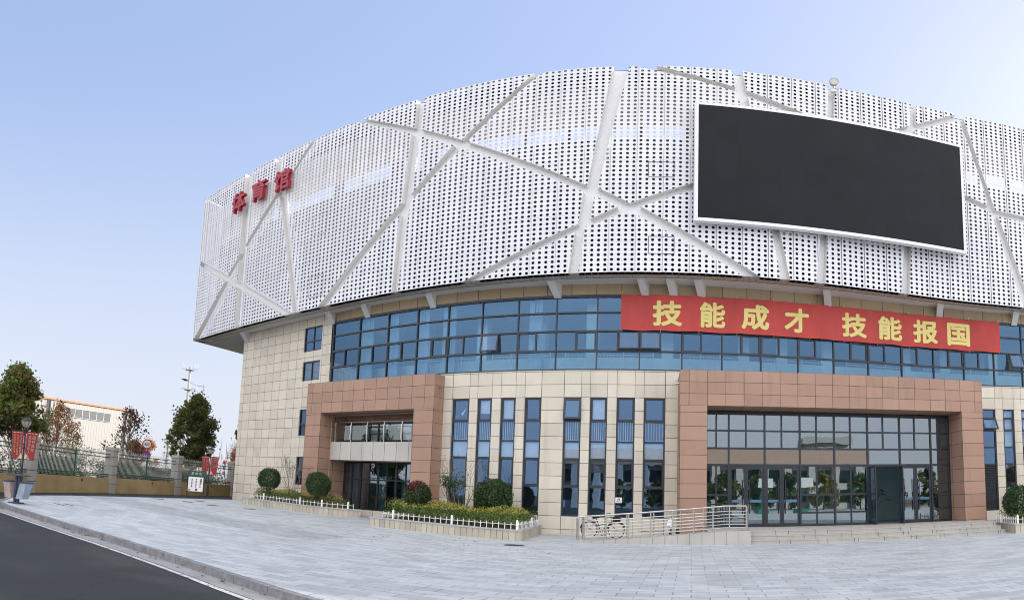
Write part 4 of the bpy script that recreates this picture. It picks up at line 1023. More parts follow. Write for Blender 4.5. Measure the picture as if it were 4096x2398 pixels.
def ball_shrub(name, label, c, r, n, rnd, red=0, rz_=None):
    z0 = c[2] - (rz_ or r); g = gz(c[0]) + .3
    t = thing(name, label, 'shrub', (c[0], c[1], g), 'clipped ball shrubs in the planters'); rv = rz_ or r
    mb = MB(); pts = []; rp = []
    bumps = [(rnd.uniform(0, 6.28), rnd.uniform(-1, 1), rnd.uniform(.94, 1.05)) for _ in range(24)]
    for _ in range(n):
        v = Vector((rnd.gauss(0, 1), rnd.gauss(0, 1), rnd.gauss(0, 1))).normalized()
        f = 1.0
        for a, zz, s_ in bumps:
            q = Vector((math.cos(a)*math.sqrt(1-zz*zz), math.sin(a)*math.sqrt(1-zz*zz), zz)); dd = v.dot(q)
            if dd > .8: f += (s_ - 1) * (dd - .8) * 5
        k = f * (1 - abs(rnd.gauss(0, .13)) + (rnd.uniform(.03, .14) if rnd.random() < .07 else 0)) if rnd.random() < .8 else rnd.uniform(.6, .95)
        if v.z < -.75 and rnd.random() < .7: continue
        p = (c[0] + v.x*r*k, c[1] + v.y*r*k, c[2] + v.z*rv*k)
        if red and v.z > .25 and rnd.random() < red * (.3 + v.z) * (1 if v.x < .3 else .25): rp.append((p[0], p[1], p[2] + rnd.uniform(0, .06)))
        else: pts.append(p)
    leafcards(mb, pts, .085, rnd); mb.build('crown', M['leaf_box'], t)
    if rp: mb = MB(); leafcards(mb, rp, .08, rnd, 1.0); mb.build('red_shoots', M['leaf_red'], t)
    mb = MB()
    for k in range(5): a = k*1.3; mb.tube([(c[0], c[1], g - .1), (c[0] + .12*math.cos(a), c[1] + .12*math.sin(a), z0 + .15), (c[0] + r*.5*math.cos(a), c[1] + r*.5*math.sin(a), c[2])], [.035, .025, .01], 6)
    mb.build('trunk', M['bark'], t); return t
def twig_tree(mb, p, d, L, r, depth, rnd, ends, spread=.5, up=.25, seg=3):
    pts = [Vector(p)]; d = Vector(d).normalized()
    for k in range(seg): d = (d + Vector((rnd.gauss(0, .12), rnd.gauss(0, .12), rnd.gauss(0, .08) + up*.15))).normalized(); pts.append(pts[-1] + d * L / seg)
    mb.tube(pts, [r * (1 - .35*k/seg) for k in range(seg+1)], 5 if r < .03 else 7, False)
    if depth == 0: ends += pts[1:]; return
    for _ in range(rnd.choice((2, 2, 3))):
        nd = (d + Vector((rnd.gauss(0, spread), rnd.gauss(0, spread), rnd.gauss(0, spread*.6) + up))).normalized()
        twig_tree(mb, pts[-1] if rnd.random() < .7 else pts[-2], nd, L * rnd.uniform(.62, .85), r * .62, depth - 1, rnd, ends, spread, up, seg)

def planter(label, outline, zbase, h, cap_d=.06):
    """outline ccw; walls .14 thick with a thin coping"""
    t = thing('planter', label, 'planter', (*outline[0], zbase), 'stone planters in front of the hall')
    n = len(outline)
    def inset(d):
        r = []
        for i in range(n):
            a, b, c = Vector(outline[i-1]), Vector(outline[i]), Vector(outline[(i+1) % n]); e1 = (b-a).normalized(); e2 = (c-b).normalized()
            n1, n2 = Vector((-e1.y, e1.x)), Vector((-e2.y, e2.x)); m = (n1+n2).normalized(); r.append(tuple(b + m * d / max(.3, m.dot(n1))))
        return r
    I, O, I2 = inset(.16), inset(-.03), inset(.22)
    G = lambda x, y: gz(x) - .05; T = lambda x, y: gz(x) + h - .05
    mb = MB()
    for i in range(n):
        j = (i+1) % n; L = math.dist(outline[i], outline[j])
        q = lambda P, k, f: (*P[k], f(*P[k]))
        mb.quad(q(outline, i, G), q(outline, j, G), q(outline, j, T), q(outline, i, T), uv=[(0, .1), (L/.24, .1), (L/.24, .9), (0, .9)])
    mb.build('wall', M['planter_stone'], t)
    mb = MB()
    for i in range(n):
        j = (i+1) % n; A, B, C, E = O[i], O[j], I2[j], I2[i]
        f0 = lambda P: (*P, gz(P[0]) + h - .05); f1 = lambda P: (*P, gz(P[0]) + h)
        mb.hexa([f0(A), f0(B), f0(C), f0(E), f1(A), f1(B), f1(C), f1(E)])
    mb.build('coping', M['kerb_pale'], t)
    mb = MB(); mb.poly([(*p, gz(p[0]) + h - .09) for p in I]); mb.build('soil', M['soil'], t)
    return t, I2
M['planter_stone'] = tile('cream_planter_stone', (.46, .42, .33), joint=(.10, .09, .08), ju=.035, jv=.0, var=.13, stain=.16)
M['kerb_pale'] = plain('grey_granite_coping', (.40, .40, .41), .6, 0, .1, 5)

def inpoly(x, y, P):
    c = False
    for (x0, y0), (x1, y1) in zip(P, P[1:] + P[:1]):
        if (y0 > y) != (y1 > y) and x < (x1-x0)*(y-y0)/(y1-y0)+x0: c = not c
    return c
def hedge(label, P, zb, ht, n, rnd, keep=None):
    t = thing('hedge', label, 'hedge', (*P[0], gz(P[0][0]) + zb), 'low green and gold hedges in the planters')
    x0, x1 = min(p[0] for p in P), max(p[0] for p in P); y0, y1 = min(p[1] for p in P), max(p[1] for p in P)
    g = []; y = []
    while len(g) + len(y) < n:
        px_, py = rnd.uniform(x0, x1), rnd.uniform(y0, y1)
        if not inpoly(px_, py, P) or (keep and not keep(px_, py)): continue
        e = min(edge_dist(px_, py, P), .3)
        hh = ht * (1 + .13*math.sin(px_*2.3 + py*1.7) + .07*math.sin(px_*6.1) + .05*math.sin(py*7.7)) * (.86 + .14 * min(1, e/.2)) + rnd.gauss(0, .03)
        zf = rnd.random() ** (.45 if e > .18 else .9)
        z = gz(px_) + zb + hh * zf
        top = zf * hh > ht * .80
        clump = math.sin(px_*3.1 + 1.3*math.sin(py*2.9)) + rnd.gauss(0, .6)
        (y if top and clump > -.45 and rnd.random() < .88 else g).append((px_, py, z))
    mb = MB(); leafcards(mb, g, .075, rnd); mb.build('foliage', M['leaf_hedge'], t)
    mb = MB(); leafcards(mb, [(a, b, c + rnd.uniform(0, .05)) for a, b, c in y], .07, rnd, .6); mb.build('golden_tips', M['leaf_gold'], t)
    mb = MB()                                     # dark inner mass of twigs
    I = [((p[0]*.9 + .1*sum(q[0] for q in P)/len(P)), (p[1]*.9 + .1*sum(q[1] for q in P)/len(P))) for p in P]
    return t
def picket(label, line, zb):
    t = thing('picket_fence', label, 'fence', (*line[0], gz(line[0][0]) + zb), 'little white picket fences along the planters')
    rl = MB(); L = 0
    Z = lambda p: gz(p[0]) + zb
    for a, b in zip(line, line[1:]):
        for h in (.165,):
            d = Vector((b[0]-a[0], b[1]-a[1])).normalized(); nn = (-d.y*.012, d.x*.012)
            rl.hexa([(a[0]-nn[0], a[1]-nn[1], Z(a)+h-.009), (b[0]-nn[0], b[1]-nn[1], Z(b)+h-.009), (b[0]+nn[0], b[1]+nn[1], Z(b)+h-.009), (a[0]+nn[0], a[1]+nn[1], Z(a)+h-.009),
                     (a[0]-nn[0], a[1]-nn[1], Z(a)+h+.009), (b[0]-nn[0], b[1]-nn[1], Z(b)+h+.009), (b[0]+nn[0], b[1]+nn[1], Z(b)+h+.009), (a[0]+nn[0], a[1]+nn[1], Z(a)+h+.009)])
    rl.build('rail', M['white'], t)
    k = 0
    for a, b in zip(line, line[1:]):
        L = math.dist(a, b); n = max(1, round(L / .24))
        for i in range(n + 1):
            if i == n and b != line[-1]: continue
            p = (a[0] + (b[0]-a[0])*i/n, a[1] + (b[1]-a[1])*i/n); big = k % 11 == 2 or (i == 0 and k > 0)
            mb = MB(); hw = .034 if big else .011; H = .34 if big else .25; z = Z(p) - .03
            mb.hexa([(p[0]-hw, p[1]-hw-.02, z), (p[0]+hw, p[1]-hw-.02, z), (p[0]+hw, p[1]+hw-.02, z), (p[0]-hw, p[1]+hw-.02, z),
                     (p[0]-hw, p[1]-hw-.02, z+H), (p[0]+hw, p[1]-hw-.02, z+H), (p[0]+hw, p[1]+hw-.02, z+H), (p[0]-hw, p[1]+hw-.02, z+H)])
            q = [(p[0]-hw, p[1]-hw-.02, z+H), (p[0]+hw, p[1]-hw-.02, z+H), (p[0]+hw, p[1]+hw-.02, z+H), (p[0]-hw, p[1]+hw-.02, z+H)]; tip = (p[0], p[1]-.02, z+H+.05)
            for m_ in range(4): mb.poly([q[m_], q[(m_+1) % 4], tip])
            mb.build('post' if big else 'picket', M['white'], t); k += 1
    return t
rnd = random.Random(3)
PA = [(-24.35, 25.85), (-18.78, 25.25), (-17.05, 26.25), (-21.4, 26.98), (-21.75, 27.25), (-24.2, 28.0)]
PB = [(-13.83, 22.05), (-7.38, 21.62), (-8.1, 26.35), (-12.9, 25.85), (-13.5, 25.9)]
PC = [(10.55, 23.45), (17.5, 24.1), (18.5, 30.0), (11.3, 28.3), (10.98, 26.9)]
for P, lab in ((PA, 'cream stone planter with bare shrub at the left end of the hall'), (PB, 'largest cream stone planter, standing before the tall windows'), (PC, 'cream stone planter at the right end of the entrance steps')):
    planter(lab, P, 0, .38)
hedge('low gold tipped hedge filling the leftmost planter', [(-23.9, 26.05), (-18.8, 25.5), (-17.45, 26.2), (-21.4, 26.8), (-24.0, 27.7)], .30, .62, 10000, rnd)
hedge('low gold tipped hedge filling the planter before the tall windows', [(-13.4, 22.30), (-7.66, 21.93), (-8.15, 25.9), (-12.9, 25.6), (-13.4, 25.6)], .30, .72, 19000, rnd)
hedge('low green hedge in the planter right of the entrance steps', [(10.85, 23.78), (17.0, 24.45), (17.9, 29.4), (11.6, 27.9)], .30, .58, 9000, rnd)
picket('white picket fence with square posts along the leftmost planter', [(-23.4, 25.98), (-18.75, 25.48), (-17.4, 26.22)], .38)
picket('white picket fence in front of the hedge below the tall windows', [(-13.35, 22.28), (-7.62, 21.88), (-8.1, 25.9)], .38)
picket('white picket fence beside the entrance steps at the right edge', [(10.83, 26.0), (10.78, 23.72), (14.5, 24.05)], .38)
ball_shrub('ball_shrub', 'dark green ball shrub, leftmost, against the beige wall beside the bare bush', (-23.0, 26.35, 1.75), .63, 6500, rnd)
ball_shrub('ball_shrub', 'dark green ball shrub in front of the left brown portal pillar', (-19.25, 25.75, 1.62), .66, 7000, rnd)
ball_shrub('ball_shrub', 'ball shrub with dark red young shoots on its top', (-12.75, 23.9, 1.42), .58, 6500, rnd, .75)
ball_shrub('ball_shrub', 'largest dark green ball shrub, in front of the tall windows', (-9.85, 25.1, 1.50), .82, 11000, rnd, 0, .74)
ball_shrub('ball_shrub', 'olive green ball shrub at the right edge beside the entrance', (11.55, 25.2, 1.22), .72, 7000, rnd)
def bare_bush(label, base, h, sp, n, seed, leaves, mat, nl=120, ls=.07):
    rnd = random.Random(seed); t = thing('bare_shrub', label, 'shrub', base); mb = MB(); ends = []
    for k in range(n):
        a = 6.28*k/n + rnd.uniform(-.3, .3); d = (sp*math.cos(a), sp*math.sin(a), 1)
        twig_tree(mb, (base[0] + .05*math.cos(a), base[1] + .05*math.sin(a), base[2]), d, h*.42, .016, 3, rnd, ends, .26, .42)
    mb.build('twigs', M['bark_pale'], t)
    mb = MB(); leafcards(mb, [e + Vector((rnd.gauss(0, .05), rnd.gauss(0, .05), rnd.gauss(0, .04))) for e in rnd.sample(ends, min(nl, len(ends)))], ls, rnd); mb.build('leaves', M[mat], t)
    return t
bare_bush('bare twiggy shrub with a few dry leaves in the leftmost planter', (-21.55, 26.6, gz(-21.5) + .3), 2.3, .38, 9, 5, 60, 'leaf_brown', 190, .075)
bare_bush('tall thin bare shrub with sparse twigs in front of the first tall window', (-11.15, 24.75, .3), 2.7, .30, 7, 8, 40, 'leaf_brown', 60, .06)
rn2 = random.Random(12); t = thing('young_shrub', 'slender green leafy shrub growing through the bare twigs by the first tall window', 'shrub', (-11.55, 24.6, .3))
mb = MB(); ends = []
for k in range(4): twig_tree(mb, (-11.55, 24.6, .3), (.18*math.cos(k*1.6), .18*math.sin(k*1.6), 1), .95, .018, 2, rn2, ends, .22, .5)
mb.build('stem', M['bark'], t); mb = MB(); leafcards(mb, [e + Vector((rn2.gauss(0, .10), rn2.gauss(0, .10), rn2.gauss(0, .10))) for e in ends for _ in range(9)], .10, rn2); mb.build('leaves', M['leaf_box'], t)
# ------------------------------------------------------------------ boundary fence
M['ochre'] = plain('ochre_rendered_wall', (.34, .245, .115), .8, 0, .22, .8)
M['pillar_stone'] = plain('grey_fence_pillar_stone', (.33, .32, .29), .75, 0, .10, 1.5)
M['groove'] = plain('dark_joint', (.05, .05, .05), .8)
M['green_steel'] = plain('green_fence_steel', (.012, .085, .050), .4)
M['white_bar'] = plain('white_fence_bar', (.46, .46, .43), .5)
FP = [(-17.2, -1.0), (-21.9, 6.4), (-26.4, 13.9), (-30.0, 20.95), (-32.1, 27.62), (-33.9, 34.6), (-35.6, 41.5)]
t = thing('boundary_fence', 'ochre boundary wall with stone pillars and green and white steel railings', 'fence', (*FP[3], gz(-30) - .2))
GZ = lambda p: gz(p[0]) - .15
for i, (a, b) in enumerate(zip(FP, FP[1:])):
    F = Face(a, b); L = F.L; z0 = (GZ(a) + GZ(b)) / 2; w_ = MB()
    mb = MB(); F.box(mb, .25, L-.25, -.10, .10, z0 - .1, z0 + .86); mb.build('wall', M['ochre'], t)
    mb = MB(); F.box(mb, L*.58, L*.58+.14, .09, .112, z0+.62, z0+.76); mb.build('drain_vent', M['groove'], t)
    mb = MB()
    for z in (.97, 1.08, 2.02, 2.20): F.box(mb, .28, L-.28, -.025, .025, z0+z-.022, z0+z+.022)
    F.box(mb, L/2-.045, L/2+.045, -.045, .045, z0+.86, z0+2.3)
    k = 0
    while .35 + .11*k < L-.35:
        u = .35 + .11*k; mb.tube([F.P(u + .055 + .03*math.cos(q), 0, z0 + 1.025 + .03*math.sin(q)) for q in (0, 1.57, 3.14, 4.71, 6.28)], .007, 4); k += 1
    mb.build('railing', M['green_steel'], t)
    mb = MB(); k = 0
    while .32 + .115*k < L-.32:
        u = .32 + .115*k; h = 2.36 if k % 2 else 2.28; F.box(mb, u-.0075, u+.0075, -.0075, .0075, z0+.90, z0+h)
        p = F.P(u, 0, z0+h+.06); q = [F.P(u-.016, -.016, z0+h), F.P(u+.016, -.016, z0+h), F.P(u+.016, .016, z0+h), F.P(u-.016, .016, z0+h)]
        for m_ in range(4): mb.poly([q[m_], q[(m_+1) % 4], p])
        k += 1
    mb.build('fence_bars', M['white_bar'], t)
for i, p in enumerate(FP):
    z0 = GZ(p) - .1; d = Vector((FP[min(i+1, 6)][0]-FP[max(i-1, 0)][0], FP[min(i+1, 6)][1]-FP[max(i-1, 0)][1])).normalized()
    F = Face(p, (p[0]+d.x, p[1]+d.y)); mb = MB()
    F.box(mb, -.26, .26, -.26, .26, z0, z0+2.5); F.box(mb, -.32, .32, -.32, .32, z0+2.5, z0+2.58); F.box(mb, -.29, .29, -.29, .29, z0+2.58, z0+2.68)
    pl_ = mb.build('pillar', M['pillar_stone'], t)
    mb = MB()
    for z in (.62, 1.12, 1.62, 2.12): F.box(mb, -.264, .264, -.264, .264, z0+z, z0+z+.025)
    mb.build('pillar_joint', M['groove'], pl_)
# security camera on a pillar
p = FP[4]; t = thing('security_camera', 'small pale security camera on top of a fence pillar', 'camera', (p[0], p[1], GZ(p) + 2.58))
mb = MB(); z = GZ(p) + 2.58; mb.tube([(p[0], p[1], z), (p[0], p[1], z+.28)], .035, 8); mb.build('pole', M['white'], t)
mb = MB(); mb.tube([(p[0]-.05, p[1]-.06, z+.28), (p[0]+.12, p[1]-.02, z+.36)], .07, 8); mb.build('body', M['white'], t)

# ------------------------------------------------------------------ lamps with pennants
M['lamp_black'] = plain('black_lamp_paint', (.018, .020, .024), .4)
M['lamp_glass'] = plain('frosted_lamp_glass', (.36, .34, .26), .3, 0, .05)
M['pennant'] = plain('dark_red_pennant_cloth', (.30, .018, .03), .65, 0, .1, 2)
M['cream'] = plain('cream_print', (.72, .62, .42), .6)
def lamp(label, p):
    z = gz(p[0]); c = (p[0], p[1], z); t = thing('lamp_post', label, 'street lamp', c)
    mb = MB(); mb.lathe([(.10, 0), (.10, .06), (.075, .10), (.075, .78), (.05, .84), (.040, 1.0), (.032, 2.52)], c, 12); mb.build('post', M['lamp_black'], t)
    mb = MB(); mb.lathe([(.032, 2.50), (.06, 2.52), (.075, 2.56), (.06, 2.60), (.10, 2.64)], c, 12); mb.build('collar', M['lamp_black'], t)
    mb = MB(); mb.lathe([(.09, 2.63), (.15, 2.70), (.20, 2.80), (.22, 2.88)], c, 16); gl_ = mb.build('globe', M['lamp_glass'], t, smooth=True)
    mb = MB()
    for k in range(8):
        a = k*.785; mb.tube([(c[0]+r_*math.cos(a), c[1]+r_*math.sin(a), z+h) for r_, h in ((.093, 2.63), (.153, 2.70), (.203, 2.80), (.223, 2.88))], .008, 4)
    mb.lathe([(.23, 2.87), (.25, 2.885), (.20, 2.92), (.12, 2.98), (.04, 3.01), (.03, 3.05), (.0, 3.07)], c, 16); mb.build('lamp_cap', M['lamp_black'], t)
    return t
def pennant(label, p, side, cols, ang, ztop, group, wtop=.46, wbot=.36, h=1.05):
    """small tapering banner beside a lamp post; cols: list of (text, colour, x position 0..1, first line, size)"""
    z = gz(p[0]) + ztop; dx, dy = math.cos(ang)*side, math.sin(ang)*side
    o0 = (p[0] + dx*.055, p[1] + dy*.055)
    t = thing('pennant', label, 'pennant', (o0[0], o0[1], z - h), group)
    P = lambda u, v, d=0: (o0[0] + dx*u - dy*d*side, o0[1] + dy*u + dx*d*side, z - v)
    mb = MB(); n = 6
    for k in range(n):
        v0, v1 = h*k/n, h*(k+1)/n; w0, w1 = wtop + (wbot-wtop)*k/n, wtop + (wbot-wtop)*(k+1)/n
        a, b, c, d = P(0, v0), P(w0, v0), P(w1, v1), P(0, v1); mb.quad(a, b, c, d)
    mb.build('cloth', M['pennant'], t)
    mb = MB(); mb.tube([P(-.05, -.012), P(wtop + .02, -.012)], .012, 6); mb.tube([P(-.05, h+.012), P(wbot + .02, h+.012)], .012, 6); mb.build('rod', M['lamp_black'], t)
    # the printed side faces the forecourt
    fd = -.006 if True else .006
    cnt = MB()
    for (txt, colr, ux, v0, s_) in cols:
        for i, chx in enumerate(txt):
            if chx == ' ': continue
            def fn(u, v, d, i=i):
                uu = ux*wtop*(1 - .2*(v0 + i*s_*1.12)/h) + u*side*1.0
                q = P(uu, v0 + i*s_*1.12 - v); return Vector((q[0] + math.sin(ang)*.008, q[1] - math.cos(ang)*.008, q[2]))
            me = glyph_w(chx, s_*.86, s_*.92, fn, 0, .015); meshobj('character', me, M[colr], t)
    mb = MB()
    for k in range(3): q = lambda u, v: (lambda a: (a[0] + math.sin(ang)*.008, a[1] - math.cos(ang)*.008, a[2]))(P(u, v)); u = .06 + k*.13; mb.quad(q(u, .05), q(u+.09, .05), q(u+.09, .03), q(u, .03))
    w2 = wbot + .03
    for a_ in ([(0.0, h-.01), (.20, h-.01), (0.0, h-.16)], [(.06, h-.01), (.16, h-.01), (.03, h-.24), (.02, h-.2)]): mb.poly([q(u, v) for u, v in a_])
    mb.build('printed_motif', M['cream'], t)
L1 = (-22.4, 11.48); L2 = (-27.78, 26.43)
lamp('black lamp post with a frosted bowl lantern, on the left behind the litter bin', L1)
lamp('farther black lamp post with a frosted bowl lantern, beside the notice board', L2)
a1 = math.atan2(-L1[0], -L1[1]); A1 = R(62); A2 = R(45)
pennant('dark red pennant with gold text columns, left of the lamp post behind the bin', L1, -1, [('大力弘扬劳模精神', 'cream', .22, .16, .085), ('价值观培育工匠精神', 'yellow', .50, .16, .08), ('劳动精神工匠精神', 'yellow', .78, .16, .08)], A1, 2.46, 'pennants on the lamp posts')
pennant('dark red pennant with two white text columns and round gold marks, right of that post', L1, 1, [('坚持面向人人', 'cream', .32, .2, .125), ('因材施教', 'cream', .68, .2, .14)], A1, 2.46, 'pennants on the lamp posts')
pennant('small dark red pennant left of the lamp post by the notice board', L2, -1, [('创建全省特色', 'cream', .3, .16, .12), ('创建品牌学校', 'cream', .7, .16, .11)], A2, 2.46, 'pennants on the lamp posts')
pennant('small dark red pennant right of the lamp post by the notice board', L2, 1, [('立足苏北', 'cream', .2, .2, .12), ('服务江苏', 'cream', .48, .16, .12), ('辐射全国', 'cream', .76, .16, .12)], A2, 2.46, 'pennants on the lamp posts')

# ------------------------------------------------------------------ litter bin
bp = (-18.85, 9.62); z = gz(bp[0]); t = thing('litter_bin', 'twin litter bin on a blue-grey stand with pinkish and grey tubs, near the kerb', 'bin', (*bp, z))
F = Face((bp[0] - .36, bp[1] - .20), (bp[0] + .36, bp[1] + .20))     # turned towards the road
M['bin_blue'] = plain('blue_grey_bin_steel', (.045, .075, .115), .45, 0, .2, 5)
M['bin_pink'] = plain('pinkish_bin_panel', (.42, .32, .31), .6, 0, .15, 5); M['bin_grey'] = plain('grey_bin_panel', (.30, .35, .42), .6, 0, .15, 5)
mb = MB()
for u in (.30, .42): F.box(mb, u-.03, u+.03, -.05, .05, z+.03, z+.93)
F.box(mb, .18, .54, -.22, .22, z, z+.04); mb.build('stand', M['bin_blue'], t)
mb = MB(); F.box(mb, .02, .70, -.20, .20, z+.90, z+.945); mb.build('canopy', M['bin_blue'], t)
for nm, u0, sg, mt in (('tub', .27, -1, 'bin_pink'), ('tub', .45, 1, 'bin_grey')):
    mb = MB(); a, b = u0, u0 + sg*.30; tl = .12*sg
    p8 = [F.P(u, d, z_) for z_ in (z+.17, z+.68) for u, d in ((a + tl*(0 if z_ < z+.4 else 1), .20), (b - sg*.06 + tl*(0 if z_ < z+.4 else 1), .20), (b - sg*.06 + tl*(0 if z_ < z+.4 else 1), -.20), (a + tl*(0 if z_ < z+.4 else 1), -.20))]
    if sg < 0: p8 = [p8[i] for i in (1, 0, 3, 2, 5, 4, 7, 6)]
    mb.hexa(p8); tb = mb.build(nm, M[mt], t)
    mb = MB(); q = [F.P(u, d, z_) for z_ in (z+.685, z+.73) for u, d in ((a + tl - .0*sg, .22), (b + tl - sg*.04, .22), (b + tl - sg*.04, -.22), (a + tl, -.22))]
    if sg < 0: q = [q[i] for i in (1, 0, 3, 2, 5, 4, 7, 6)]
    mb.hexa(q); mb.build('rim', M['bin_blue'], tb)
mb = MB(); F.box(mb, .02, .12, .14, .16, z+.40, z+.5); mb.build('label_plate', M['cream'], t)

# ------------------------------------------------------------------ notice board
nb = (-27.45, 25.3); z = gz(nb[0]); F = Face((nb[0]-.48, nb[1]-.40), (nb[0]+.22, nb[1]+.28))
t = thing('notice_board', 'black framed notice board with a white poster and small green header, on two legs', 'notice board', (*nb, z)); L = F.L
mb = MB()
for u in (.03, L-.03): F.box(mb, u-.03, u+.03, -.03, .03, z, z+1.28)
F.box(mb, 0, L, -.03, .03, z+1.22, z+1.28); F.box(mb, 0, L, -.03, .03, z+.33, z+.38); mb.build('frame', M['lamp_black'], t)
mb = MB(); F.box(mb, .06, L-.06, -.02, .02, z+.38, z+1.22); mb.build('poster', M['white'], t)
mb = MB(); F.box(mb, -.02, L+.10, -.03, .03, z+1.29, z+1.54); mb.build('header', M['green_steel'], t)
mb = MB()
for u in (.10, .34, .58):
    for k in range(6): F.box(mb, u+.14, u+.20, .021, .024, z+.62+k*.085, z+.68+k*.085)
mb.build('poster_text', M['lamp_black'], t)
mb = MB(); F.box(mb, L-.2, L-.15, .021, .024, z+.85, z+1.16); F.box(mb, L*.5, L*.5+.12, .021, .024, z+.42, z+.56); F.box(mb, .10, .2, .021, .024, z+.42, z+.5); mb.build('poster_picture', M['signred'], t)
for i, chx in enumerate('厚德路'):
    me = glyph_w(chx, .15, .15, lambda u, v, d, i=i: Vector(F.P(.28 + i*.22 + u, .034, z + 1.41 + v)), 0, .02); meshobj('header_character', me, M['white'], t)

# ------------------------------------------------------------------ trees
def tree(label, c, h, crown, nleaf, seed, mat, size, nclump=70, trunk_h=1.9, bark='bark', shape=None, group='plane trees beyond the fence', name='plane_tree', cr=.5, twigs=True, star=True, clsz=.42):
    """crown: (rx, ry, z0, z1) - radius profile follows shape(t) from bottom t=0 to top t=1"""
    rnd = random.Random(seed); t = thing(name, label, 'tree', c, group); rx, ry, z0, z1 = crown
    shape = shape or (lambda q: (math.sin(math.pi * min(1, .18 + .82*q)) ** .8) * (1 - .25*q))
    tr = MB(); top = Vector((c[0] + rnd.uniform(-.1, .1), c[1], c[2] + h*.92)); tr.tube([c, Vector(c).lerp(top, .35) + Vector((rnd.uniform(-.08, .08), 0, 0)), Vector(c).lerp(top, .7), top], [.13*h/7, .09*h/7, .05*h/7, .012], 8)
    pts = []
    for k in range(nclump):
        q = rnd.random() ** .9; a = rnd.uniform(0, 6.283); rr = shape(q) * (rnd.random() ** .45)
        ctr = Vector((c[0] + rx*rr*math.cos(a), c[1] + ry*rr*math.sin(a), c[2] + z0 + (z1-z0)*q))
        if twigs:
            zb = max(trunk_h*.8, ctr.z - c[2] - (1.0 + 1.2*rr)); st_ = Vector(c).lerp(top, min(.98, zb/h/.92))
            mid = st_.lerp(ctr, .5) + Vector((0, 0, -.12)); tr.tube([st_, mid, ctr], [.035*h/7, .02*h/7, .007], 5, False)
        s_ = clsz * rnd.uniform(.6, 1.25)
        for _ in range(int(nleaf / nclump * rnd.uniform(.5, 1.5))):
            pts.append(ctr + Vector((rnd.gauss(0, s_*.55), rnd.gauss(0, s_*.55), rnd.gauss(0, s_*.5))))
    tr.build('trunk', M[bark], t)
    mb = MB(); leafcards(mb, pts, size, rnd, .0, 'star' if star else 'oval'); mb.build('crown', M[mat], t); return t
conic = lambda q: (1 - q) ** .55 * (min(1, .55 + q*2.2)) * .98
tree('large dense green plane tree standing behind the fence at the left edge', (-30.8, 15.1, .2), 6.2, (2.05, 2.0, 2.3, 6.15), 8200, 21, 'leaf_plane', .21, 88, 1.9, shape=conic)
tree('sparse plane tree with few brown leaves, behind the fence right of the warehouse corner', (-38.2, 28.0, .3), 5.7, (2.4, 2.2, 2.0, 5.7), 900, 33, 'leaf_brown', .20, 50, 1.9, 'bark_pale', shape=lambda q: (1-q)**.5, clsz=.40)
tree('dense dark green plane tree behind the fence beside the hall', (-41.3, 37.2, .3), 8.0, (2.5, 2.5, 2.3, 8.0), 11500, 45, 'leaf_plane_green', .235, 150, 2.2, shape=lambda q: conic(q) * .5 + .5 * math.sin(math.pi*min(1, .25+.75*q)) ** .8)
tree('partly hidden green plane tree against the edge of the hall wall', (-34.75, 37.0, .3), 6.0, (1.3, 1.3, 2.4, 6.2), 1500, 47, 'leaf_plane_green', .30, 40, 2.0, shape=conic)
tree('small orange leaved tree in front of the white warehouse', (-40.6, 23.4, .3), 5.5, (2.1, 2.1, 1.7, 5.6), 4200, 51, 'leaf_orange', .17, 60, 1.6, 'bark_pale', name='autumn_tree', group='autumn trees beyond the fence', star=False)
tree('short yellow green tree below the warehouse gutter pipe', (-43.0, 26.2, .3), 3.9, (1.1, 1.1, 1.6, 4.0), 1300, 52, 'leaf_yellow', .16, 26, 1.2, 'bark_pale', name='autumn_tree', group='autumn trees beyond the fence', star=False)
for i, (x, y, h, mt, lab) in enumerate(((-44, 33.0, 3.6, 'leaf_orange', 'low orange tree at the warehouse corner behind a fence pillar'), (-58, 45.5, 4.8, 'leaf_orange', 'orange tree behind the speed limit sign'), (-62, 56.5, 5.0, 'leaf_orange', 'orange tree seen left of the dense dark plane tree'),
        (-60, 62, 5.4, 'leaf_orange', 'far orange tree right of the dense plane tree, below the street lamp'), (-61, 66, 4.6, 'leaf_orange', 'farthest orange tree close to the hall wall'))):
    tree(lab, (x, y, .3), h, (1.9, 1.9, .9, h), 2000, 60 + i, mt, .27, 30, 1.0, 'bark_pale', name='autumn_tree', group='autumn trees beyond the fence', star=False)
for i, (x, y, h, lab) in enumerate(((-64, 53.2, 6.2, 'pale bare poplar left of the dense plane tree'), (-70, 60.5, 7.2, 'taller pale bare poplar close to the dense plane tree'), (-72, 74, 7.5, 'pale bare poplar right of the dense plane tree'))):
    tree(lab, (x, y, .3), h, (1.1, 1.1, .8, h), 900, 80 + i, 'leaf_gray', .10, 50, .8, 'bark_pale', shape=lambda q: (1-q)**.7, name='bare_tree', group='bare trees far beyond the fence', star=False)
def bare_tree(label, c, h, seed, sp=.30, n=1, depth=4):
    rnd = random.Random(seed); t = thing('bare_tree', label, 'tree', c, 'bare trees beyond the fence'); mb = MB(); e = []
    if n == 1: twig_tree(mb, c, (.05, 0, 1), h*.36, .05, depth, rnd, e, sp, .30)
    else:
        for k in range(n): a = 6.28*k/n; twig_tree(mb, c, (.35*math.cos(a), .35*math.sin(a), 1), h*.42, .035, 2, rnd, e, .16, .5)
    mb.build('trunk', M['bark_pale'] if n > 1 else M['bark'], t); return t
bare_tree('tall bare tree with thin crooked branches right of the large plane tree', (-33.4, 18.3, .2), 4.9, 91, .34)
bare_tree('vase shaped bare tree between the dense plane tree and the hall', (-40.5, 40.8, .3), 4.9, 95, n=6)
rs = random.Random(5)
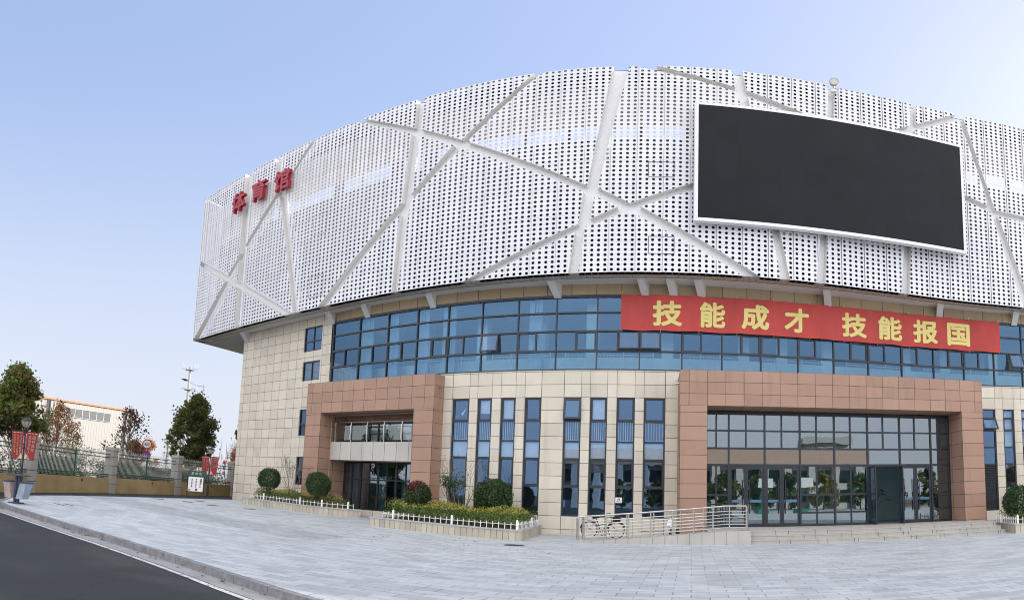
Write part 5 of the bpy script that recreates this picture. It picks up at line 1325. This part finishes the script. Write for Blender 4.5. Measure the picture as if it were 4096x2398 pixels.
for i, (x, y, w2, h, mt, lab) in enumerate(((-28.9, 15.6, 1.3, 1.7, 'leaf_box', 'dark evergreen bush behind the first fence bay'), (-30.3, 17.9, 1.3, 1.7, 'leaf_box', 'dark evergreen bush behind the trunk of the bare tree'), (-31.2, 20.3, 1.1, 2.4, 'leaf_brown', 'dark sparse bush with black berries before a fence pillar'), (-32.4, 22.9, 1.2, 1.65, 'leaf_box', 'dark evergreen bush just right of a fence pillar'),
        (-33.6, 26.6, 1.3, 1.6, 'leaf_box', 'dark evergreen bush below the sparse brown plane tree'), (-34.9, 30.4, 1.3, 1.6, 'leaf_box', 'dark evergreen bush behind the fence left of the dense plane tree'), (-35.8, 33.4, 1.3, 1.6, 'leaf_box', 'dark evergreen bush behind the notice board'), (-26.6, 11.4, 1.3, 1.7, 'leaf_box', 'dark evergreen bush at the left edge behind the fence'))):
    t = thing('evergreen_bush', lab, 'bush', (x - .5, y, gz(x) - .2), 'bushes behind the fence'); mb = MB()
    def fx(yy):
        for (xa, ya), (xb, yb) in zip(FP, FP[1:]):
            if ya <= yy <= yb: return xa + (xb-xa)*(yy-ya)/(yb-ya)
        return FP[-1][0]
    pts = [(x + rs.gauss(0, w2*.45), y + rs.gauss(0, w2*.45), gz(x) - .1 + h * rs.random() ** .7) for _ in range(2600 if mt == 'leaf_box' else 420)]
    pts = [p for p in pts if p[0] < fx(p[1]) - .42]
    leafcards(mb, pts, .20 if mt == 'leaf_box' else .13, rs); mb.build('foliage', M[mt], t)
    mb = MB()
    x -= .5
    for k in range(6): mb.tube([(x, y, gz(x)-.2), (x - abs(rs.gauss(0, w2*.4)), y + rs.gauss(0, w2*.4), gz(x) + h*.8)], .015, 5)
    mb.build('stems', M['bark'], t)
M['violet'] = leaf('violet_cabbage_leaves', [(0, (.10, .05, .20)), (1, (.28, .18, .42))], .6)
for i, (x, y, lab) in enumerate(((-33.1, 23.2, 'violet flowering shrub behind the fence right of a pillar'), (-36.1, 29.2, 'pale violet flowering shrub behind the fence near the speed sign'), (-36.6, 32.6, 'violet flowering shrub behind the fence left of the notice board'))):
    t = thing('flower_shrub', lab, 'flowers', (x, y, gz(x) - .2), 'violet shrubs behind the fence'); mb = MB()
    leafcards(mb, [(x + rs.gauss(0, .3), y + rs.gauss(0, .3), gz(x) + .55 + .55*rs.random()) for _ in range(420)], .10, rs); mb.build('flowers', M['violet'], t)

# ------------------------------------------------------------------ warehouse and street beyond the fence
def ribbed():
    k = NT('white_ribbed_cladding'); o = k.obj(); sp = k.n('ShaderNodeSeparateXYZ'); k.l(o, sp.inputs[0])
    f = k.math('FRACT', k.math('MULTIPLY', sp.outputs[1], 2.2)); g = k.math('LESS_THAN', f, .18)
    k.l(k.mix(g, (.33, .325, .315, 1), (.25, .245, .24, 1)), k.p.inputs['Base Color']); k.p.inputs['Roughness'].default_value = .5
    k.bump(g, .3, .03); return k.m
M['galv'] = plain('galvanised_pole', (.38, .39, .40), .45, .3, .1, 3)
M['cladding'] = ribbed(); M['orange_trim'] = plain('orange_roof_trim', (.52, .21, .11), .5); M['grey_louvre'] = plain('grey_window_louvres', (.10, .105, .11), .5, 0, .1, 4)
t = thing('warehouse', 'white ribbed warehouse with orange roof edge and grey strip windows beyond the fence', 'warehouse', (-76, 40, 0))
mb = MB(); mb.box(-120, -76, -15, 55.2, -.3, 10.1); mb.build('wall', M['cladding'], t)
mb = MB(); mb.box(-120, -75.85, -15.1, 55.35, 10.1, 10.36); mb.poly([(-120, 55.35, 10.37), (-75.85, 55.35, 10.37), (-98, 55.35, 11.8)]); mb.build('roof_edge', M['orange_trim'], t)
for y0, y1 in ((52.2, 45.0), (39.3, 32.4), (27.8, 20.8), (15.1, 8.1)):
    mb = MB(); mb.box(-76.05, -75.95, y1, y0, 8.15, 9.35); f = mb.build('window', M['grey_louvre'], t)
    mb = MB(); n = 6
    for k in range(n + 1): y = y1 + (y0-y1)*k/n; mb.box(-75.955, -75.92, y-.05, y+.05, 8.15, 9.35)
    mb.box(-75.955, -75.92, y1, y0, 9.3, 9.36); mb.box(-75.955, -75.92, y1, y0, 8.12, 8.18); mb.build('window_frame', M['galv'], f)
for y in (42.2, 54.9, 17.1): mb = MB(); mb.tube([(-75.88, y, -.2), (-75.88, y, 10.2)], .10, 8); mb.tube([(-75.88, y-.3, -.2), (-75.88, y-.3, 10.2)], .06, 8); mb.build('gutter_pipe', M['grey_louvre'], t)

M['sign_white'] = plain('white_sign_face', (.75, .75, .75), .4); M['sign_red'] = plain('red_sign_paint', (.45, .02, .02), .4); M['sign_blue'] = plain('blue_sign_paint', (.02, .05, .35), .4)
sp_ = (-41.6, 32.4); F = Face((sp_[0] - .3, sp_[1] - .38), (sp_[0] + .3, sp_[1] + .38)); z = .3
t = thing('road_sign', 'round 60 speed limit sign above a blue no stopping sign on one pole', 'road sign', (*sp_, z)); cu = F.L/2
mb = MB(); mb.tube([F.P(cu, -.05, z), F.P(cu, -.05, z+3.95)], .05, 8); mb.build('pole', M['galv'], t)
def disc(F, u, z, r, d, n=28): return [F.P(u + r*math.cos(2*math.pi*k/n), d, z + r*math.sin(2*math.pi*k/n)) for k in range(n)]
mb = MB(); mb.poly(disc(F, cu, z+3.55, .40, .0)); mb.poly(disc(F, cu, z+3.55, .40, -.02)[::-1]); mb.build('speed_sign', M['sign_red'], t)
mb = MB(); mb.poly(disc(F, cu, z+3.55, .31, .008)); mb.build('speed_sign_face', M['sign_white'], t)
for i, chx in enumerate('60'): me = glyph_w(chx, .17, .30, lambda u, v, d, i=i: Vector(F.P(cu - .11 + i*.22 + u, .016, z+3.55+v)), 0, .02); meshobj('sign_digit', me, M['lamp_black'], t)
mb = MB(); mb.poly(disc(F, cu, z+2.66, .38, .0)); mb.build('no_stopping_sign', M['sign_red'], t)
mb = MB(); mb.poly(disc(F, cu, z+2.66, .32, .008)); mb.build('no_stopping_face', M['sign_blue'], t)
mb = MB()
for s2 in (1, -1): mb.poly([F.P(cu + s2*(-.26), .016, z+2.66-.20), F.P(cu + s2*(-.20), .016, z+2.66-.26), F.P(cu + s2*.26, .016, z+2.66+.20), F.P(cu + s2*.20, .016, z+2.66+.26)])
mb.build('sign_cross', M['sign_red'], t)
mb = MB(); mb.poly(disc(F, cu, z+1.85, .30, .0)); mb.build('lower_sign', M['sign_white'], t)

def street_light(label, c, h, arm, head=True):
    t = thing('street_light', label, 'street light', c, 'tall street lights along the road'); c = Vector(c); a = Vector(arm); up = Vector((0, 0, h))
    mb = MB(); mb.tube([c, c + up*.5, c + up], [.11, .08, .05], 8); mb.build('pole', M['galv'], t)
    mb = MB(); mb.tube([c + up*.93, c + up*.965 - a*.12, c + up*.985 - a*.10, c + up*.975 + a*.5, c + up + a], .035, 6); mb.build('arm', M['galv'], t)
    mb = MB(); d = a.normalized(); e = c + up + a; mb.tube([e - d*.1, e + d*.25, e + d*.65], [.05, .13, .05], 8); mb.build('lamp_head', M['lamp_black'], t); return t
street_light('tall street light rising behind the dense plane tree', (-51.6, 47.2, .2), 11.3, (-1.2, -1.3, .35))
street_light('lower street light beside the warehouse gutter pipe', (-56.5, 33.2, .2), 7.2, (.8, -.9, .3))
street_light('small street light close to the hall wall', (-64, 67.5, .2), 9.4, (1.4, 1.2, .35))
t = thing('cell_tower', 'distant white phone mast with two antenna platforms above the dense plane tree', 'mast', (-120.5, 105.3, 0))
mb = MB(); mb.tube([(-120.5, 105.3, 0), (-120.5, 105.3, 28.5)], [.55, .28], 10); mb.build('mast', M['galv'], t)
for zz_ in (22.6, 27.6):
    mb = MB(); c = (-120.5, 105.3, zz_); mb.lathe([(.3, -.12), (1.1, 0), (1.1, .08), (.3, .08)], c, 12)
    for k in range(9): a = k*.7; mb.tube([(c[0]+1.9*math.cos(a), c[1]+1.9*math.sin(a), zz_+.2), (c[0]+1.9*math.cos(a), c[1]+1.9*math.sin(a), zz_+1.7)], .045, 5); mb.tube([c, (c[0]+1.9*math.cos(a), c[1]+1.9*math.sin(a), zz_+.5)], .05, 4)
    mb.build('antenna_platform', M['galv'], t)
# lantern pole
t = thing('lantern_pole', 'white pole hung with small red lanterns near the hall wall', 'lantern pole', (-52.2, 52.6, .2))
mb = MB(); mb.tube([(-52.2, 52.6, .2), (-52.2, 52.6, 3.9)], .05, 6); mb.build('pole', M['white'], t)
for k in range(3):
    for s2 in (-1, 1):
        mb = MB(); mb.lathe([(.02, .22), (.16, .14), (.18, 0), (.16, -.14), (.02, -.2)], (-52.2 + s2*.34, 52.6 + s2*.34, 3.4 - k*.62), 10); mb.build('lantern', M['sign_red'], t, smooth=True)
# two vehicles behind the fence
M['van_green'] = plain('pale_green_van_paint', (.20, .42, .36), .3); M['car_white'] = plain('white_car_paint', (.66, .66, .66), .25); M['auto_glass'] = plain('dark_car_glass', (.02, .025, .03), .1); M['tyre'] = plain('black_tyre_rubber', (.015, .015, .016), .8)
def vehicle(name, label, c, ang, prof, cab, wdt, mat, wheels, L):
    t = thing(name, label, name.split('_')[-1], (*c, gz(c[0]) - .14)); z = gz(c[0]) - .14; ca, sa = math.cos(ang), math.sin(ang)
    P = lambda u, v, h: (c[0] + ca*u - sa*v, c[1] + sa*u + ca*v, z + h); hw = wdt/2
    def shell(pr, mt, nm, hw):
        mb = MB(); n = len(pr); mb.poly([P(u, -hw, h) for u, h in pr]); mb.poly([P(u, hw, h) for u, h in reversed(pr)])
        for (a, b), (u2, h2) in zip(pr, pr[1:] + pr[:1]): mb.quad(P(a, -hw, b), P(a, hw, b), P(u2, hw, h2), P(u2, -hw, h2))
        return mb.build(nm, M[mt], t, merge=True)
    shell(prof, mat, 'body', hw); shell(cab, 'auto_glass', 'windows', hw + .01)
    for u in wheels:
        for s2 in (-1, 1): mb = MB(); mb.tube([P(u, s2*(hw-.18), .32), P(u, s2*(hw+.02), .32)], .32, 16); mb.build('wheel', M['tyre'], t)
    return t
vehicle('parked_van', 'pale green van parked beyond the fence left of the green fence post', (-62.5, 46.5), R(55), [(-2.4, .35), (-2.4, 1.9), (-2.2, 2.2), (1.2, 2.2), (1.9, 1.3), (2.4, 1.1), (2.4, .35)], [(-2.1, 1.3), (-2.1, 1.95), (1.15, 1.95), (1.7, 1.3)], 1.9, 'van_green', (-1.5, 1.5), 4.8)
vehicle('parked_car', 'white car parked beyond the fence below the road signs', (-60.5, 50.4), R(55), [(-2.2, .35), (-2.2, .95), (-1.6, 1.02), (-.9, 1.5), (.5, 1.5), (1.2, 1.0), (2.15, .85), (2.2, .35)], [(-1.35, 1.04), (-.85, 1.43), (.45, 1.43), (1.0, 1.04)], 1.75, 'car_white', (-1.35, 1.35), 4.4)

# ------------------------------------------------------------------ bicycle and the scooter behind the ramp
M['black_enamel'] = plain('black_bicycle_paint', (.012, .012, .014), .35)
def wheel_mb(c, ax, r, n=28, tr=.018):
    up = Vector((0, 0, 1)); c = Vector(c); return [c + (ax*math.cos(2*math.pi*k/n) + up*math.sin(2*math.pi*k/n))*r for k in range(n+1)]
def bicycle(label, rear, ang):
    t = thing('bicycle', label, 'bicycle', (*rear, 0)); ax = Vector((math.cos(ang), math.sin(ang), 0)); sd_ = Vector((-ax.y, ax.x, 0)); o = Vector((*rear, 0)); r = .335
    Q = lambda u, h, s2=0: o + ax*u + Vector((0, 0, h)) + sd_*s2
    for u in (0, 1.06):
        mb = MB(); mb.tube(wheel_mb(Q(u, r), ax, r-.018), .018, 6, False); wh = mb.build('wheel', M['tyre'], t)
        mb = MB(); mb.tube(wheel_mb(Q(u, r), ax, r-.045), .010, 5, False)
        for k in range(14): a = k*2*math.pi/14; mb.tube([Q(u, r), Q(u, r) + (ax*math.cos(a) + Vector((0, 0, 1))*math.sin(a))*(r-.05)], .0025, 3, False)
        mb.tube([Q(u, r, -.05), Q(u, r, .05)], .025, 8); mb.build('rim', M['steel'], wh)
        mb = MB(); arc = [Q(u, r) + (ax*math.cos(a) + Vector((0, 0, 1))*math.sin(a))*(r+.022) for a in [R(20 + 150*k/10) for k in range(11)]]; mb.tube(arc, .022, 5); mb.build('mudguard', M['black_enamel'], t)
    mb = MB()
    for pts, rr in (([Q(0, r), Q(.44, .29)], .012), ([Q(0, r), Q(.30, .70)], .010), ([Q(.44, .29), Q(.28, .78)], .017), ([Q(.44, .29), Q(.86, .60)], .018), ([Q(.36, .50), Q(.84, .66)], .014), ([Q(.84, .92), Q(.87, .55), Q(1.06, r)], .016)): mb.tube(pts, rr, 7)
    mb.build('frame', M['black_enamel'], t)
    mb = MB(); mb.tube([Q(.12, .83), Q(.26, .85), Q(.40, .83)], [.085, .07, .025], 8); mb.tube([Q(.28, .78), Q(.27, .84)], .013, 6); mb.build('saddle', M['black_enamel'], t)
    mb = MB(); mb.tube([Q(.66, .98, .30), Q(.78, 1.0, .27), Q(.85, .94, .1), Q(.85, .94, -.1), Q(.78, 1.0, -.27), Q(.66, .98, -.30)], .012, 6); mb.tube([Q(.84, .90), Q(.85, .95)], .014, 6); mb.build('handlebar', M['black_enamel'], t)
    mb = MB()
    b0 = Q(.95, .66); mb.hexa([Q(.93, .62, -.16), Q(1.20, .62, -.16), Q(1.20, .62, .16), Q(.93, .62, .16), Q(.91, .86, -.19), Q(1.25, .86, -.19), Q(1.25, .86, .19), Q(.91, .86, .19)]); mb.build('basket', M['black_enamel'], t)
    mb = MB(); mb.tube([Q(-.30, .72, -.06), Q(.24, .72, -.06)], .007, 5); mb.tube([Q(-.30, .72, .06), Q(.24, .72, .06)], .007, 5); mb.tube([Q(-.2, .72, .06), Q(0, r, .06)], .006, 5); mb.tube([Q(-.30, .72, -.06), Q(-.30, .72, .06)], .007, 5); mb.build('rear_rack', M['black_enamel'], t)
    mb = MB(); mb.tube(wheel_mb(Q(.44, .29, -.05), ax, .09), .008, 5, False); mb.tube([Q(.44, .29, -.05), Q(.52, .14, -.10)], .01, 5); mb.tube([Q(.44, .29, .05), Q(.36, .44, .10)], .01, 5); mb.tube([Q(.44, .38, -.05), Q(0, .36, -.05)], .005, 4)
    mb.box(*sorted((Q(.48,.1)[0], Q(.58,.1)[0])), Q(.5, .1)[1]-.16, Q(.5,.1)[1]-.06, .125, .15); mb.build('crank', M['black_enamel'], t)
    mb = MB(); mb.tube([Q(.38, .27, .04), Q(.30, .0, .16)], .009, 5); mb.build('kickstand', M['steel'], t)
    return t
bicycle('black city bicycle with a front basket parked between the ramp and the wall', (-5.75, 25.05), R(6))
c = (-2.55, 25.0); t = thing('scooter', 'small white-fendered scooter mostly hidden beside the portal pillar', 'scooter', (*c, 0))
mb = MB(); mb.tube(wheel_mb((c[0], c[1], .24), Vector((.25, -.97, 0)), .2), .045, 8, False); mb.tube(wheel_mb((c[0]+.25, c[1]+.62 - .45, .24), Vector((.25, -.97, 0)), .2), .045, 8, False); mb.build('wheel', M['tyre'], t)
mb = MB(); mb.tube([(c[0]-.10, c[1]-.02, .40), (c[0]-.04, c[1]-.08, .56), (c[0], c[1]-.02, .72), (c[0], c[1]+.1, .66)], [.09, .13, .12, .06], 10); mb.build('fender', M['white'], t)
mb = MB(); mb.tube([(c[0], c[1], .6), (c[0]+.05, c[1]+.1, .95)], .03, 6); mb.tube([(c[0]-.2, c[1]+.1, .95), (c[0]+.28, c[1]+.1, .95)], .018, 6); mb.build('handlebar', M['black_enamel'], t)

# ------------------------------------------------------------------ covers in the paving, sticker, pot plants
M['iron'] = plain('cast_iron_cover', (.05, .05, .052), .6, .2, .2, 12)
for i, (x, y, r, lab) in enumerate(((-6.9, 19.55, .34, 'round iron manhole cover in front of the largest planter'), (-21.1, 22.9, .32, 'round iron manhole cover nearest the leftmost planter'), (-22.6, 21.9, .32, 'round iron manhole cover farther left of the leftmost planter'),
        (-25.3, 20.72, .30, 'round iron manhole cover on the far left of the forecourt near the fence'), (-24.3, 21.8, .28, 'pale worn manhole cover among the far left covers'), (-25.2, 23.4, .30, 'round iron manhole cover in line with the notice board'))):
    mb = MB(); mb.lathe([(r, .0), (r, .007), (r-.03, .010), (0, .010)], (x, y, gz(x)), 24); tag(mb.build('manhole_cover', M['iron']), lab, 'manhole cover', 'manhole covers in the forecourt')
for (x, y, lab) in ((-19.45, 11.5, 'narrow dark drain slot nearer the litter bin'), (-19.55, 11.95, 'narrow dark drain slot beside the other, farther from the bin')):
    mb = MB(); mb.hexa([(x-.28, y-.02, gz(x-.28)), (x+.28, y+.03, gz(x+.28)), (x+.28, y+.10, gz(x+.28)), (x-.28, y+.05, gz(x-.28)), (x-.28, y-.02, gz(x-.28)+.008), (x+.28, y+.03, gz(x+.28)+.008), (x+.28, y+.10, gz(x+.28)+.008), (x-.28, y+.05, gz(x-.28)+.008)])
    tag(mb.build('drain_cover', M['iron']), lab, 'drain cover', 'drain slots by the litter bin')
F = WFace(*TALL[6]); t = thing('accessible_sign', 'white sticker with a blue wheelchair symbol on the window above the bicycle', 'sign', F.P(.1, 0, 1.38))
mb = MB(); F.box(mb, .02, .30, -.05, -.035, 1.40, 1.63); mb.build('sheet', M['white'], t)
mb = MB(); mb.poly(disc(F, .16, 1.54, .055, -.032)); mb.build('symbol_disc', M['sign_blue'], t)
mb = MB(); mb.poly([F.P(.145, -.03, 1.575), F.P(.16, -.03, 1.575), F.P(.165, -.03, 1.54), F.P(.185, -.03, 1.51), F.P(.175, -.03, 1.505), F.P(.155, -.03, 1.53), F.P(.145, -.03, 1.53)]); mb.poly(disc(F, .15, 1.525, .02, -.031, 12)); mb.build('symbol', M['white'], t)
for i, chx in enumerate('无障碍通道'): me = glyph_w(chx, .038, .038, lambda u, v, d, i=i: Vector(F.P(.07 + i*.045 + u, -.032, 1.45 + v)), 0, .02); meshobj('sign_character', me, M['sign_blue'], t)
rp = random.Random(9)
M['pot'] = plain('grey_ceramic_pot', (.20, .21, .22), .4)
for u, dd, lab in ((8.15, -3.2, 'broad leaved pot plant in the open doorway, left of the other'), (8.95, -2.9, 'smaller pot plant in the open doorway close to the right door leaf')):
    q = FR.P(u, dd, FZ); t = thing('pot_plant', lab, 'pot plant', q, 'pot plants in the lobby')
    mb = MB(); mb.lathe([(.16, 0), (.22, .25), (.24, .5), (.21, .5)], q, 14); mb.build('pot', M['pot'], t)
    mb = MB()
    for k in range(14):
        a = rp.uniform(0, 6.28); L = rp.uniform(.5, .95); h = rp.uniform(.5, 1.1); d = Vector((math.cos(a), math.sin(a), 0)); p = Vector(q) + Vector((0, 0, .5)); e = p + d*L*.6 + Vector((0, 0, h)); sdv = d.cross(Vector((0, 0, 1)))
        mb.tube([p, p.lerp(e, .6) + Vector((0, 0, .1)), e], .008, 4); mb.poly([e, e + d*.12 + sdv*.10, e + d*.34 - Vector((0, 0, .12)), e + d*.12 - sdv*.10])
    mb.build('leaves', M['leaf_box'], t)

# ------------------------------------------------------------------ across the forecourt, behind the viewer: what the glass mirrors
M['opp_brown'] = plain('brown_stone_band', (.62, .44, .35), .7, 0, .06); M['opp_white'] = plain('white_concrete', (.58, .57, .55), .7)
def opposite(name, label, p0, p1, h, depth, cat):
    F = Face(p0, p1); t = thing(name, label, cat, (*F.P(F.L/2, 0, 0),)); return F, t
F, t = opposite('teaching_block', 'long brown and white teaching block facing the hall across the forecourt', (48, -54), (-22, -66), 10.6, 14, 'building')
mb = MB(); F.box(mb, 0, F.L, -14, 0, 7.8, 10.6); mb.build('parapet_band', M['opp_brown'], t)
mb = MB(); F.box(mb, 0, F.L, -14, -1.2, -.3, 7.8); mb.build('wall', M['opp_white'], t)
k = 0
while 1.5 + k*4.4 < F.L - 2:
    u = 1.5 + k*4.4; mb = MB(); F.box(mb, u, u+1.2, -1.2, -.1, -.3, 7.8); mb.build('column', M['opp_white'], t)
    for z0 in (1.0, 4.6): mb = MB(); F.box(mb, u+1.5, u+4.1, -1.22, -1.12, z0, z0+2.2); mb.build('window', M['auto_glass'], t)
    k += 1
F, t = opposite('apartment_tower', 'tall white apartment tower beyond the teaching block', (74, -118), (62, -121), 26, 14, 'building')
mb = MB(); F.box(mb, 0, F.L, -14, 0, -.3, 17.5); F.box(mb, -1, F.L+1, -15, 1, 17.5, 19.5); mb.build('wall', M['opp_white'], t)
for k in range(3):
    mb = MB()
    for j in range(6): F.box(mb, 1.0 + k*3.9, 3.1 + k*3.9, .0, .05, 1 + j*2.7, 2.7 + j*2.7)
    mb.build('window_column', M['auto_glass'], t)
F, t = opposite('auditorium', 'dark grey hall with a curved roof to the side of the forecourt', (118, -46), (84, -84), 18, 30, 'building')
mb = MB(); n = 16
for k in range(n):
    u0, u1 = F.L*k/n, F.L*(k+1)/n; h0, h1 = 9 + 8*math.sin(math.pi*k/n), 9 + 8*math.sin(math.pi*(k+1)/n)
    F.quad(mb, u0, u1, 0, -.3, 9); mb.quad(F.P(u0, 0, 9), F.P(u1, 0, 9), F.P(u1, 0, h1), F.P(u0, 0, h0)); mb.quad(F.P(u0, 0, h0), F.P(u1, 0, h1), F.P(u1, -30, h1), F.P(u0, -30, h0))
mb.build('wall', plain('dark_grey_cladding', (.10, .11, .12), .6), t)
ro = random.Random(77)
for i, (x, y, h, mt) in enumerate(((-1, -33, 4.8, 'leaf_plane'), (4, -35, 5.0, 'leaf_plane_green'), (9.5, -33, 4.6, 'leaf_plane'), (15, -34, 5.2, 'leaf_plane'), (20, -33, 4.8, 'leaf_plane_green'), (25, -35, 5.0, 'leaf_plane'), (30, -34, 5.2, 'leaf_yellow'), (35.5, -33, 5.0, 'leaf_plane'), (41, -34, 5.6, 'leaf_orange'), (46, -31, 5.8, 'leaf_plane'), (52, -29, 6.4, 'leaf_orange'), (58, -25, 6, 'leaf_plane'))):
    labs = ['leftmost plane tree', 'dark evergreen tree', 'second plane tree', 'third plane tree', 'second dark evergreen', 'fourth plane tree', 'yellow tree', 'fifth plane tree', 'first orange tree', 'sixth plane tree', 'second orange tree', 'last plane tree']
    tree(labs[i] + ' in the row behind the viewer across the forecourt', (x, y, 0), h, (2.9, 2.8, .7, h), 2400, 200 + i, mt, .46, 60, 1.2, name='forecourt_tree', group='trees across the forecourt', twigs=False)
M['hoop_green'] = plain('green_hoop_paint', (.02, .26, .16), .4)
for i, (x, y, lab) in enumerate(((15.5, -18, 'green basketball stand on the forecourt behind the viewer, left one'), (20.0, -17, 'green basketball stand on the forecourt behind the viewer, right one'))):
    t = thing('basketball_stand', lab, 'basketball stand', (x, y, 0), 'basketball stands behind the viewer')
    mb = MB(); mb.box(x-.6, x+.6, y-1.2, y+.6, 0, .45); mb.build('base', M['hoop_green'], t)
    mb = MB(); mb.tube([(x, y-.8, .4), (x, y-.3, 2.2), (x, y+1.3, 3.1)], .11, 8); mb.tube([(x, y-1.0, .4), (x, y+1.2, 2.7)], .05, 6); mb.build('arm', M['hoop_green'], t)
    mb = MB(); mb.box(x-.9, x+.9, y+1.3, y+1.36, 2.9, 3.95); mb.build('backboard', M['sign_white'], t)

# fallen leaves in the gutter and by the planters
rf = random.Random(31); mb = MB(); G1 = offs(KS, .12)
for _ in range(90):
    i = rf.randrange(10, len(G1) - 14); q = G1[i]; r_ = G1[i+1]; t_ = rf.random(); x, y = q[0] + (r_[0]-q[0])*t_ + rf.gauss(0, .07), q[1] + (r_[1]-q[1])*t_ + rf.gauss(0, .07); z = gz(x) - .12
    a = rf.uniform(0, 6.28); l_ = rf.uniform(.03, .06); u = (math.cos(a)*l_, math.sin(a)*l_); n_ = (-u[1]*.55, u[0]*.55)
    mb.poly([(x-u[0], y-u[1], z), (x+n_[0], y+n_[1], z+.012), (x+u[0], y+u[1], z+.004), (x-n_[0], y-n_[1], z+.014)])
for _ in range(70):
    x, y = rf.uniform(-16, -5), rf.uniform(15, 22); z = gz(x) + .006; a = rf.uniform(0, 6.28); l_ = rf.uniform(.025, .05); u = (math.cos(a)*l_, math.sin(a)*l_); n_ = (-u[1]*.55, u[0]*.55)
    if y > 21: continue
    mb.poly([(x-u[0], y-u[1], z), (x+n_[0], y+n_[1], z+.010), (x+u[0], y+u[1], z+.004), (x-n_[0], y-n_[1], z+.012)])
tag(mb.build('fallen_leaves', M['leaf_brown']), 'small dry brown leaves scattered along the gutter and over the paving', 'fallen leaves', kind='stuff')
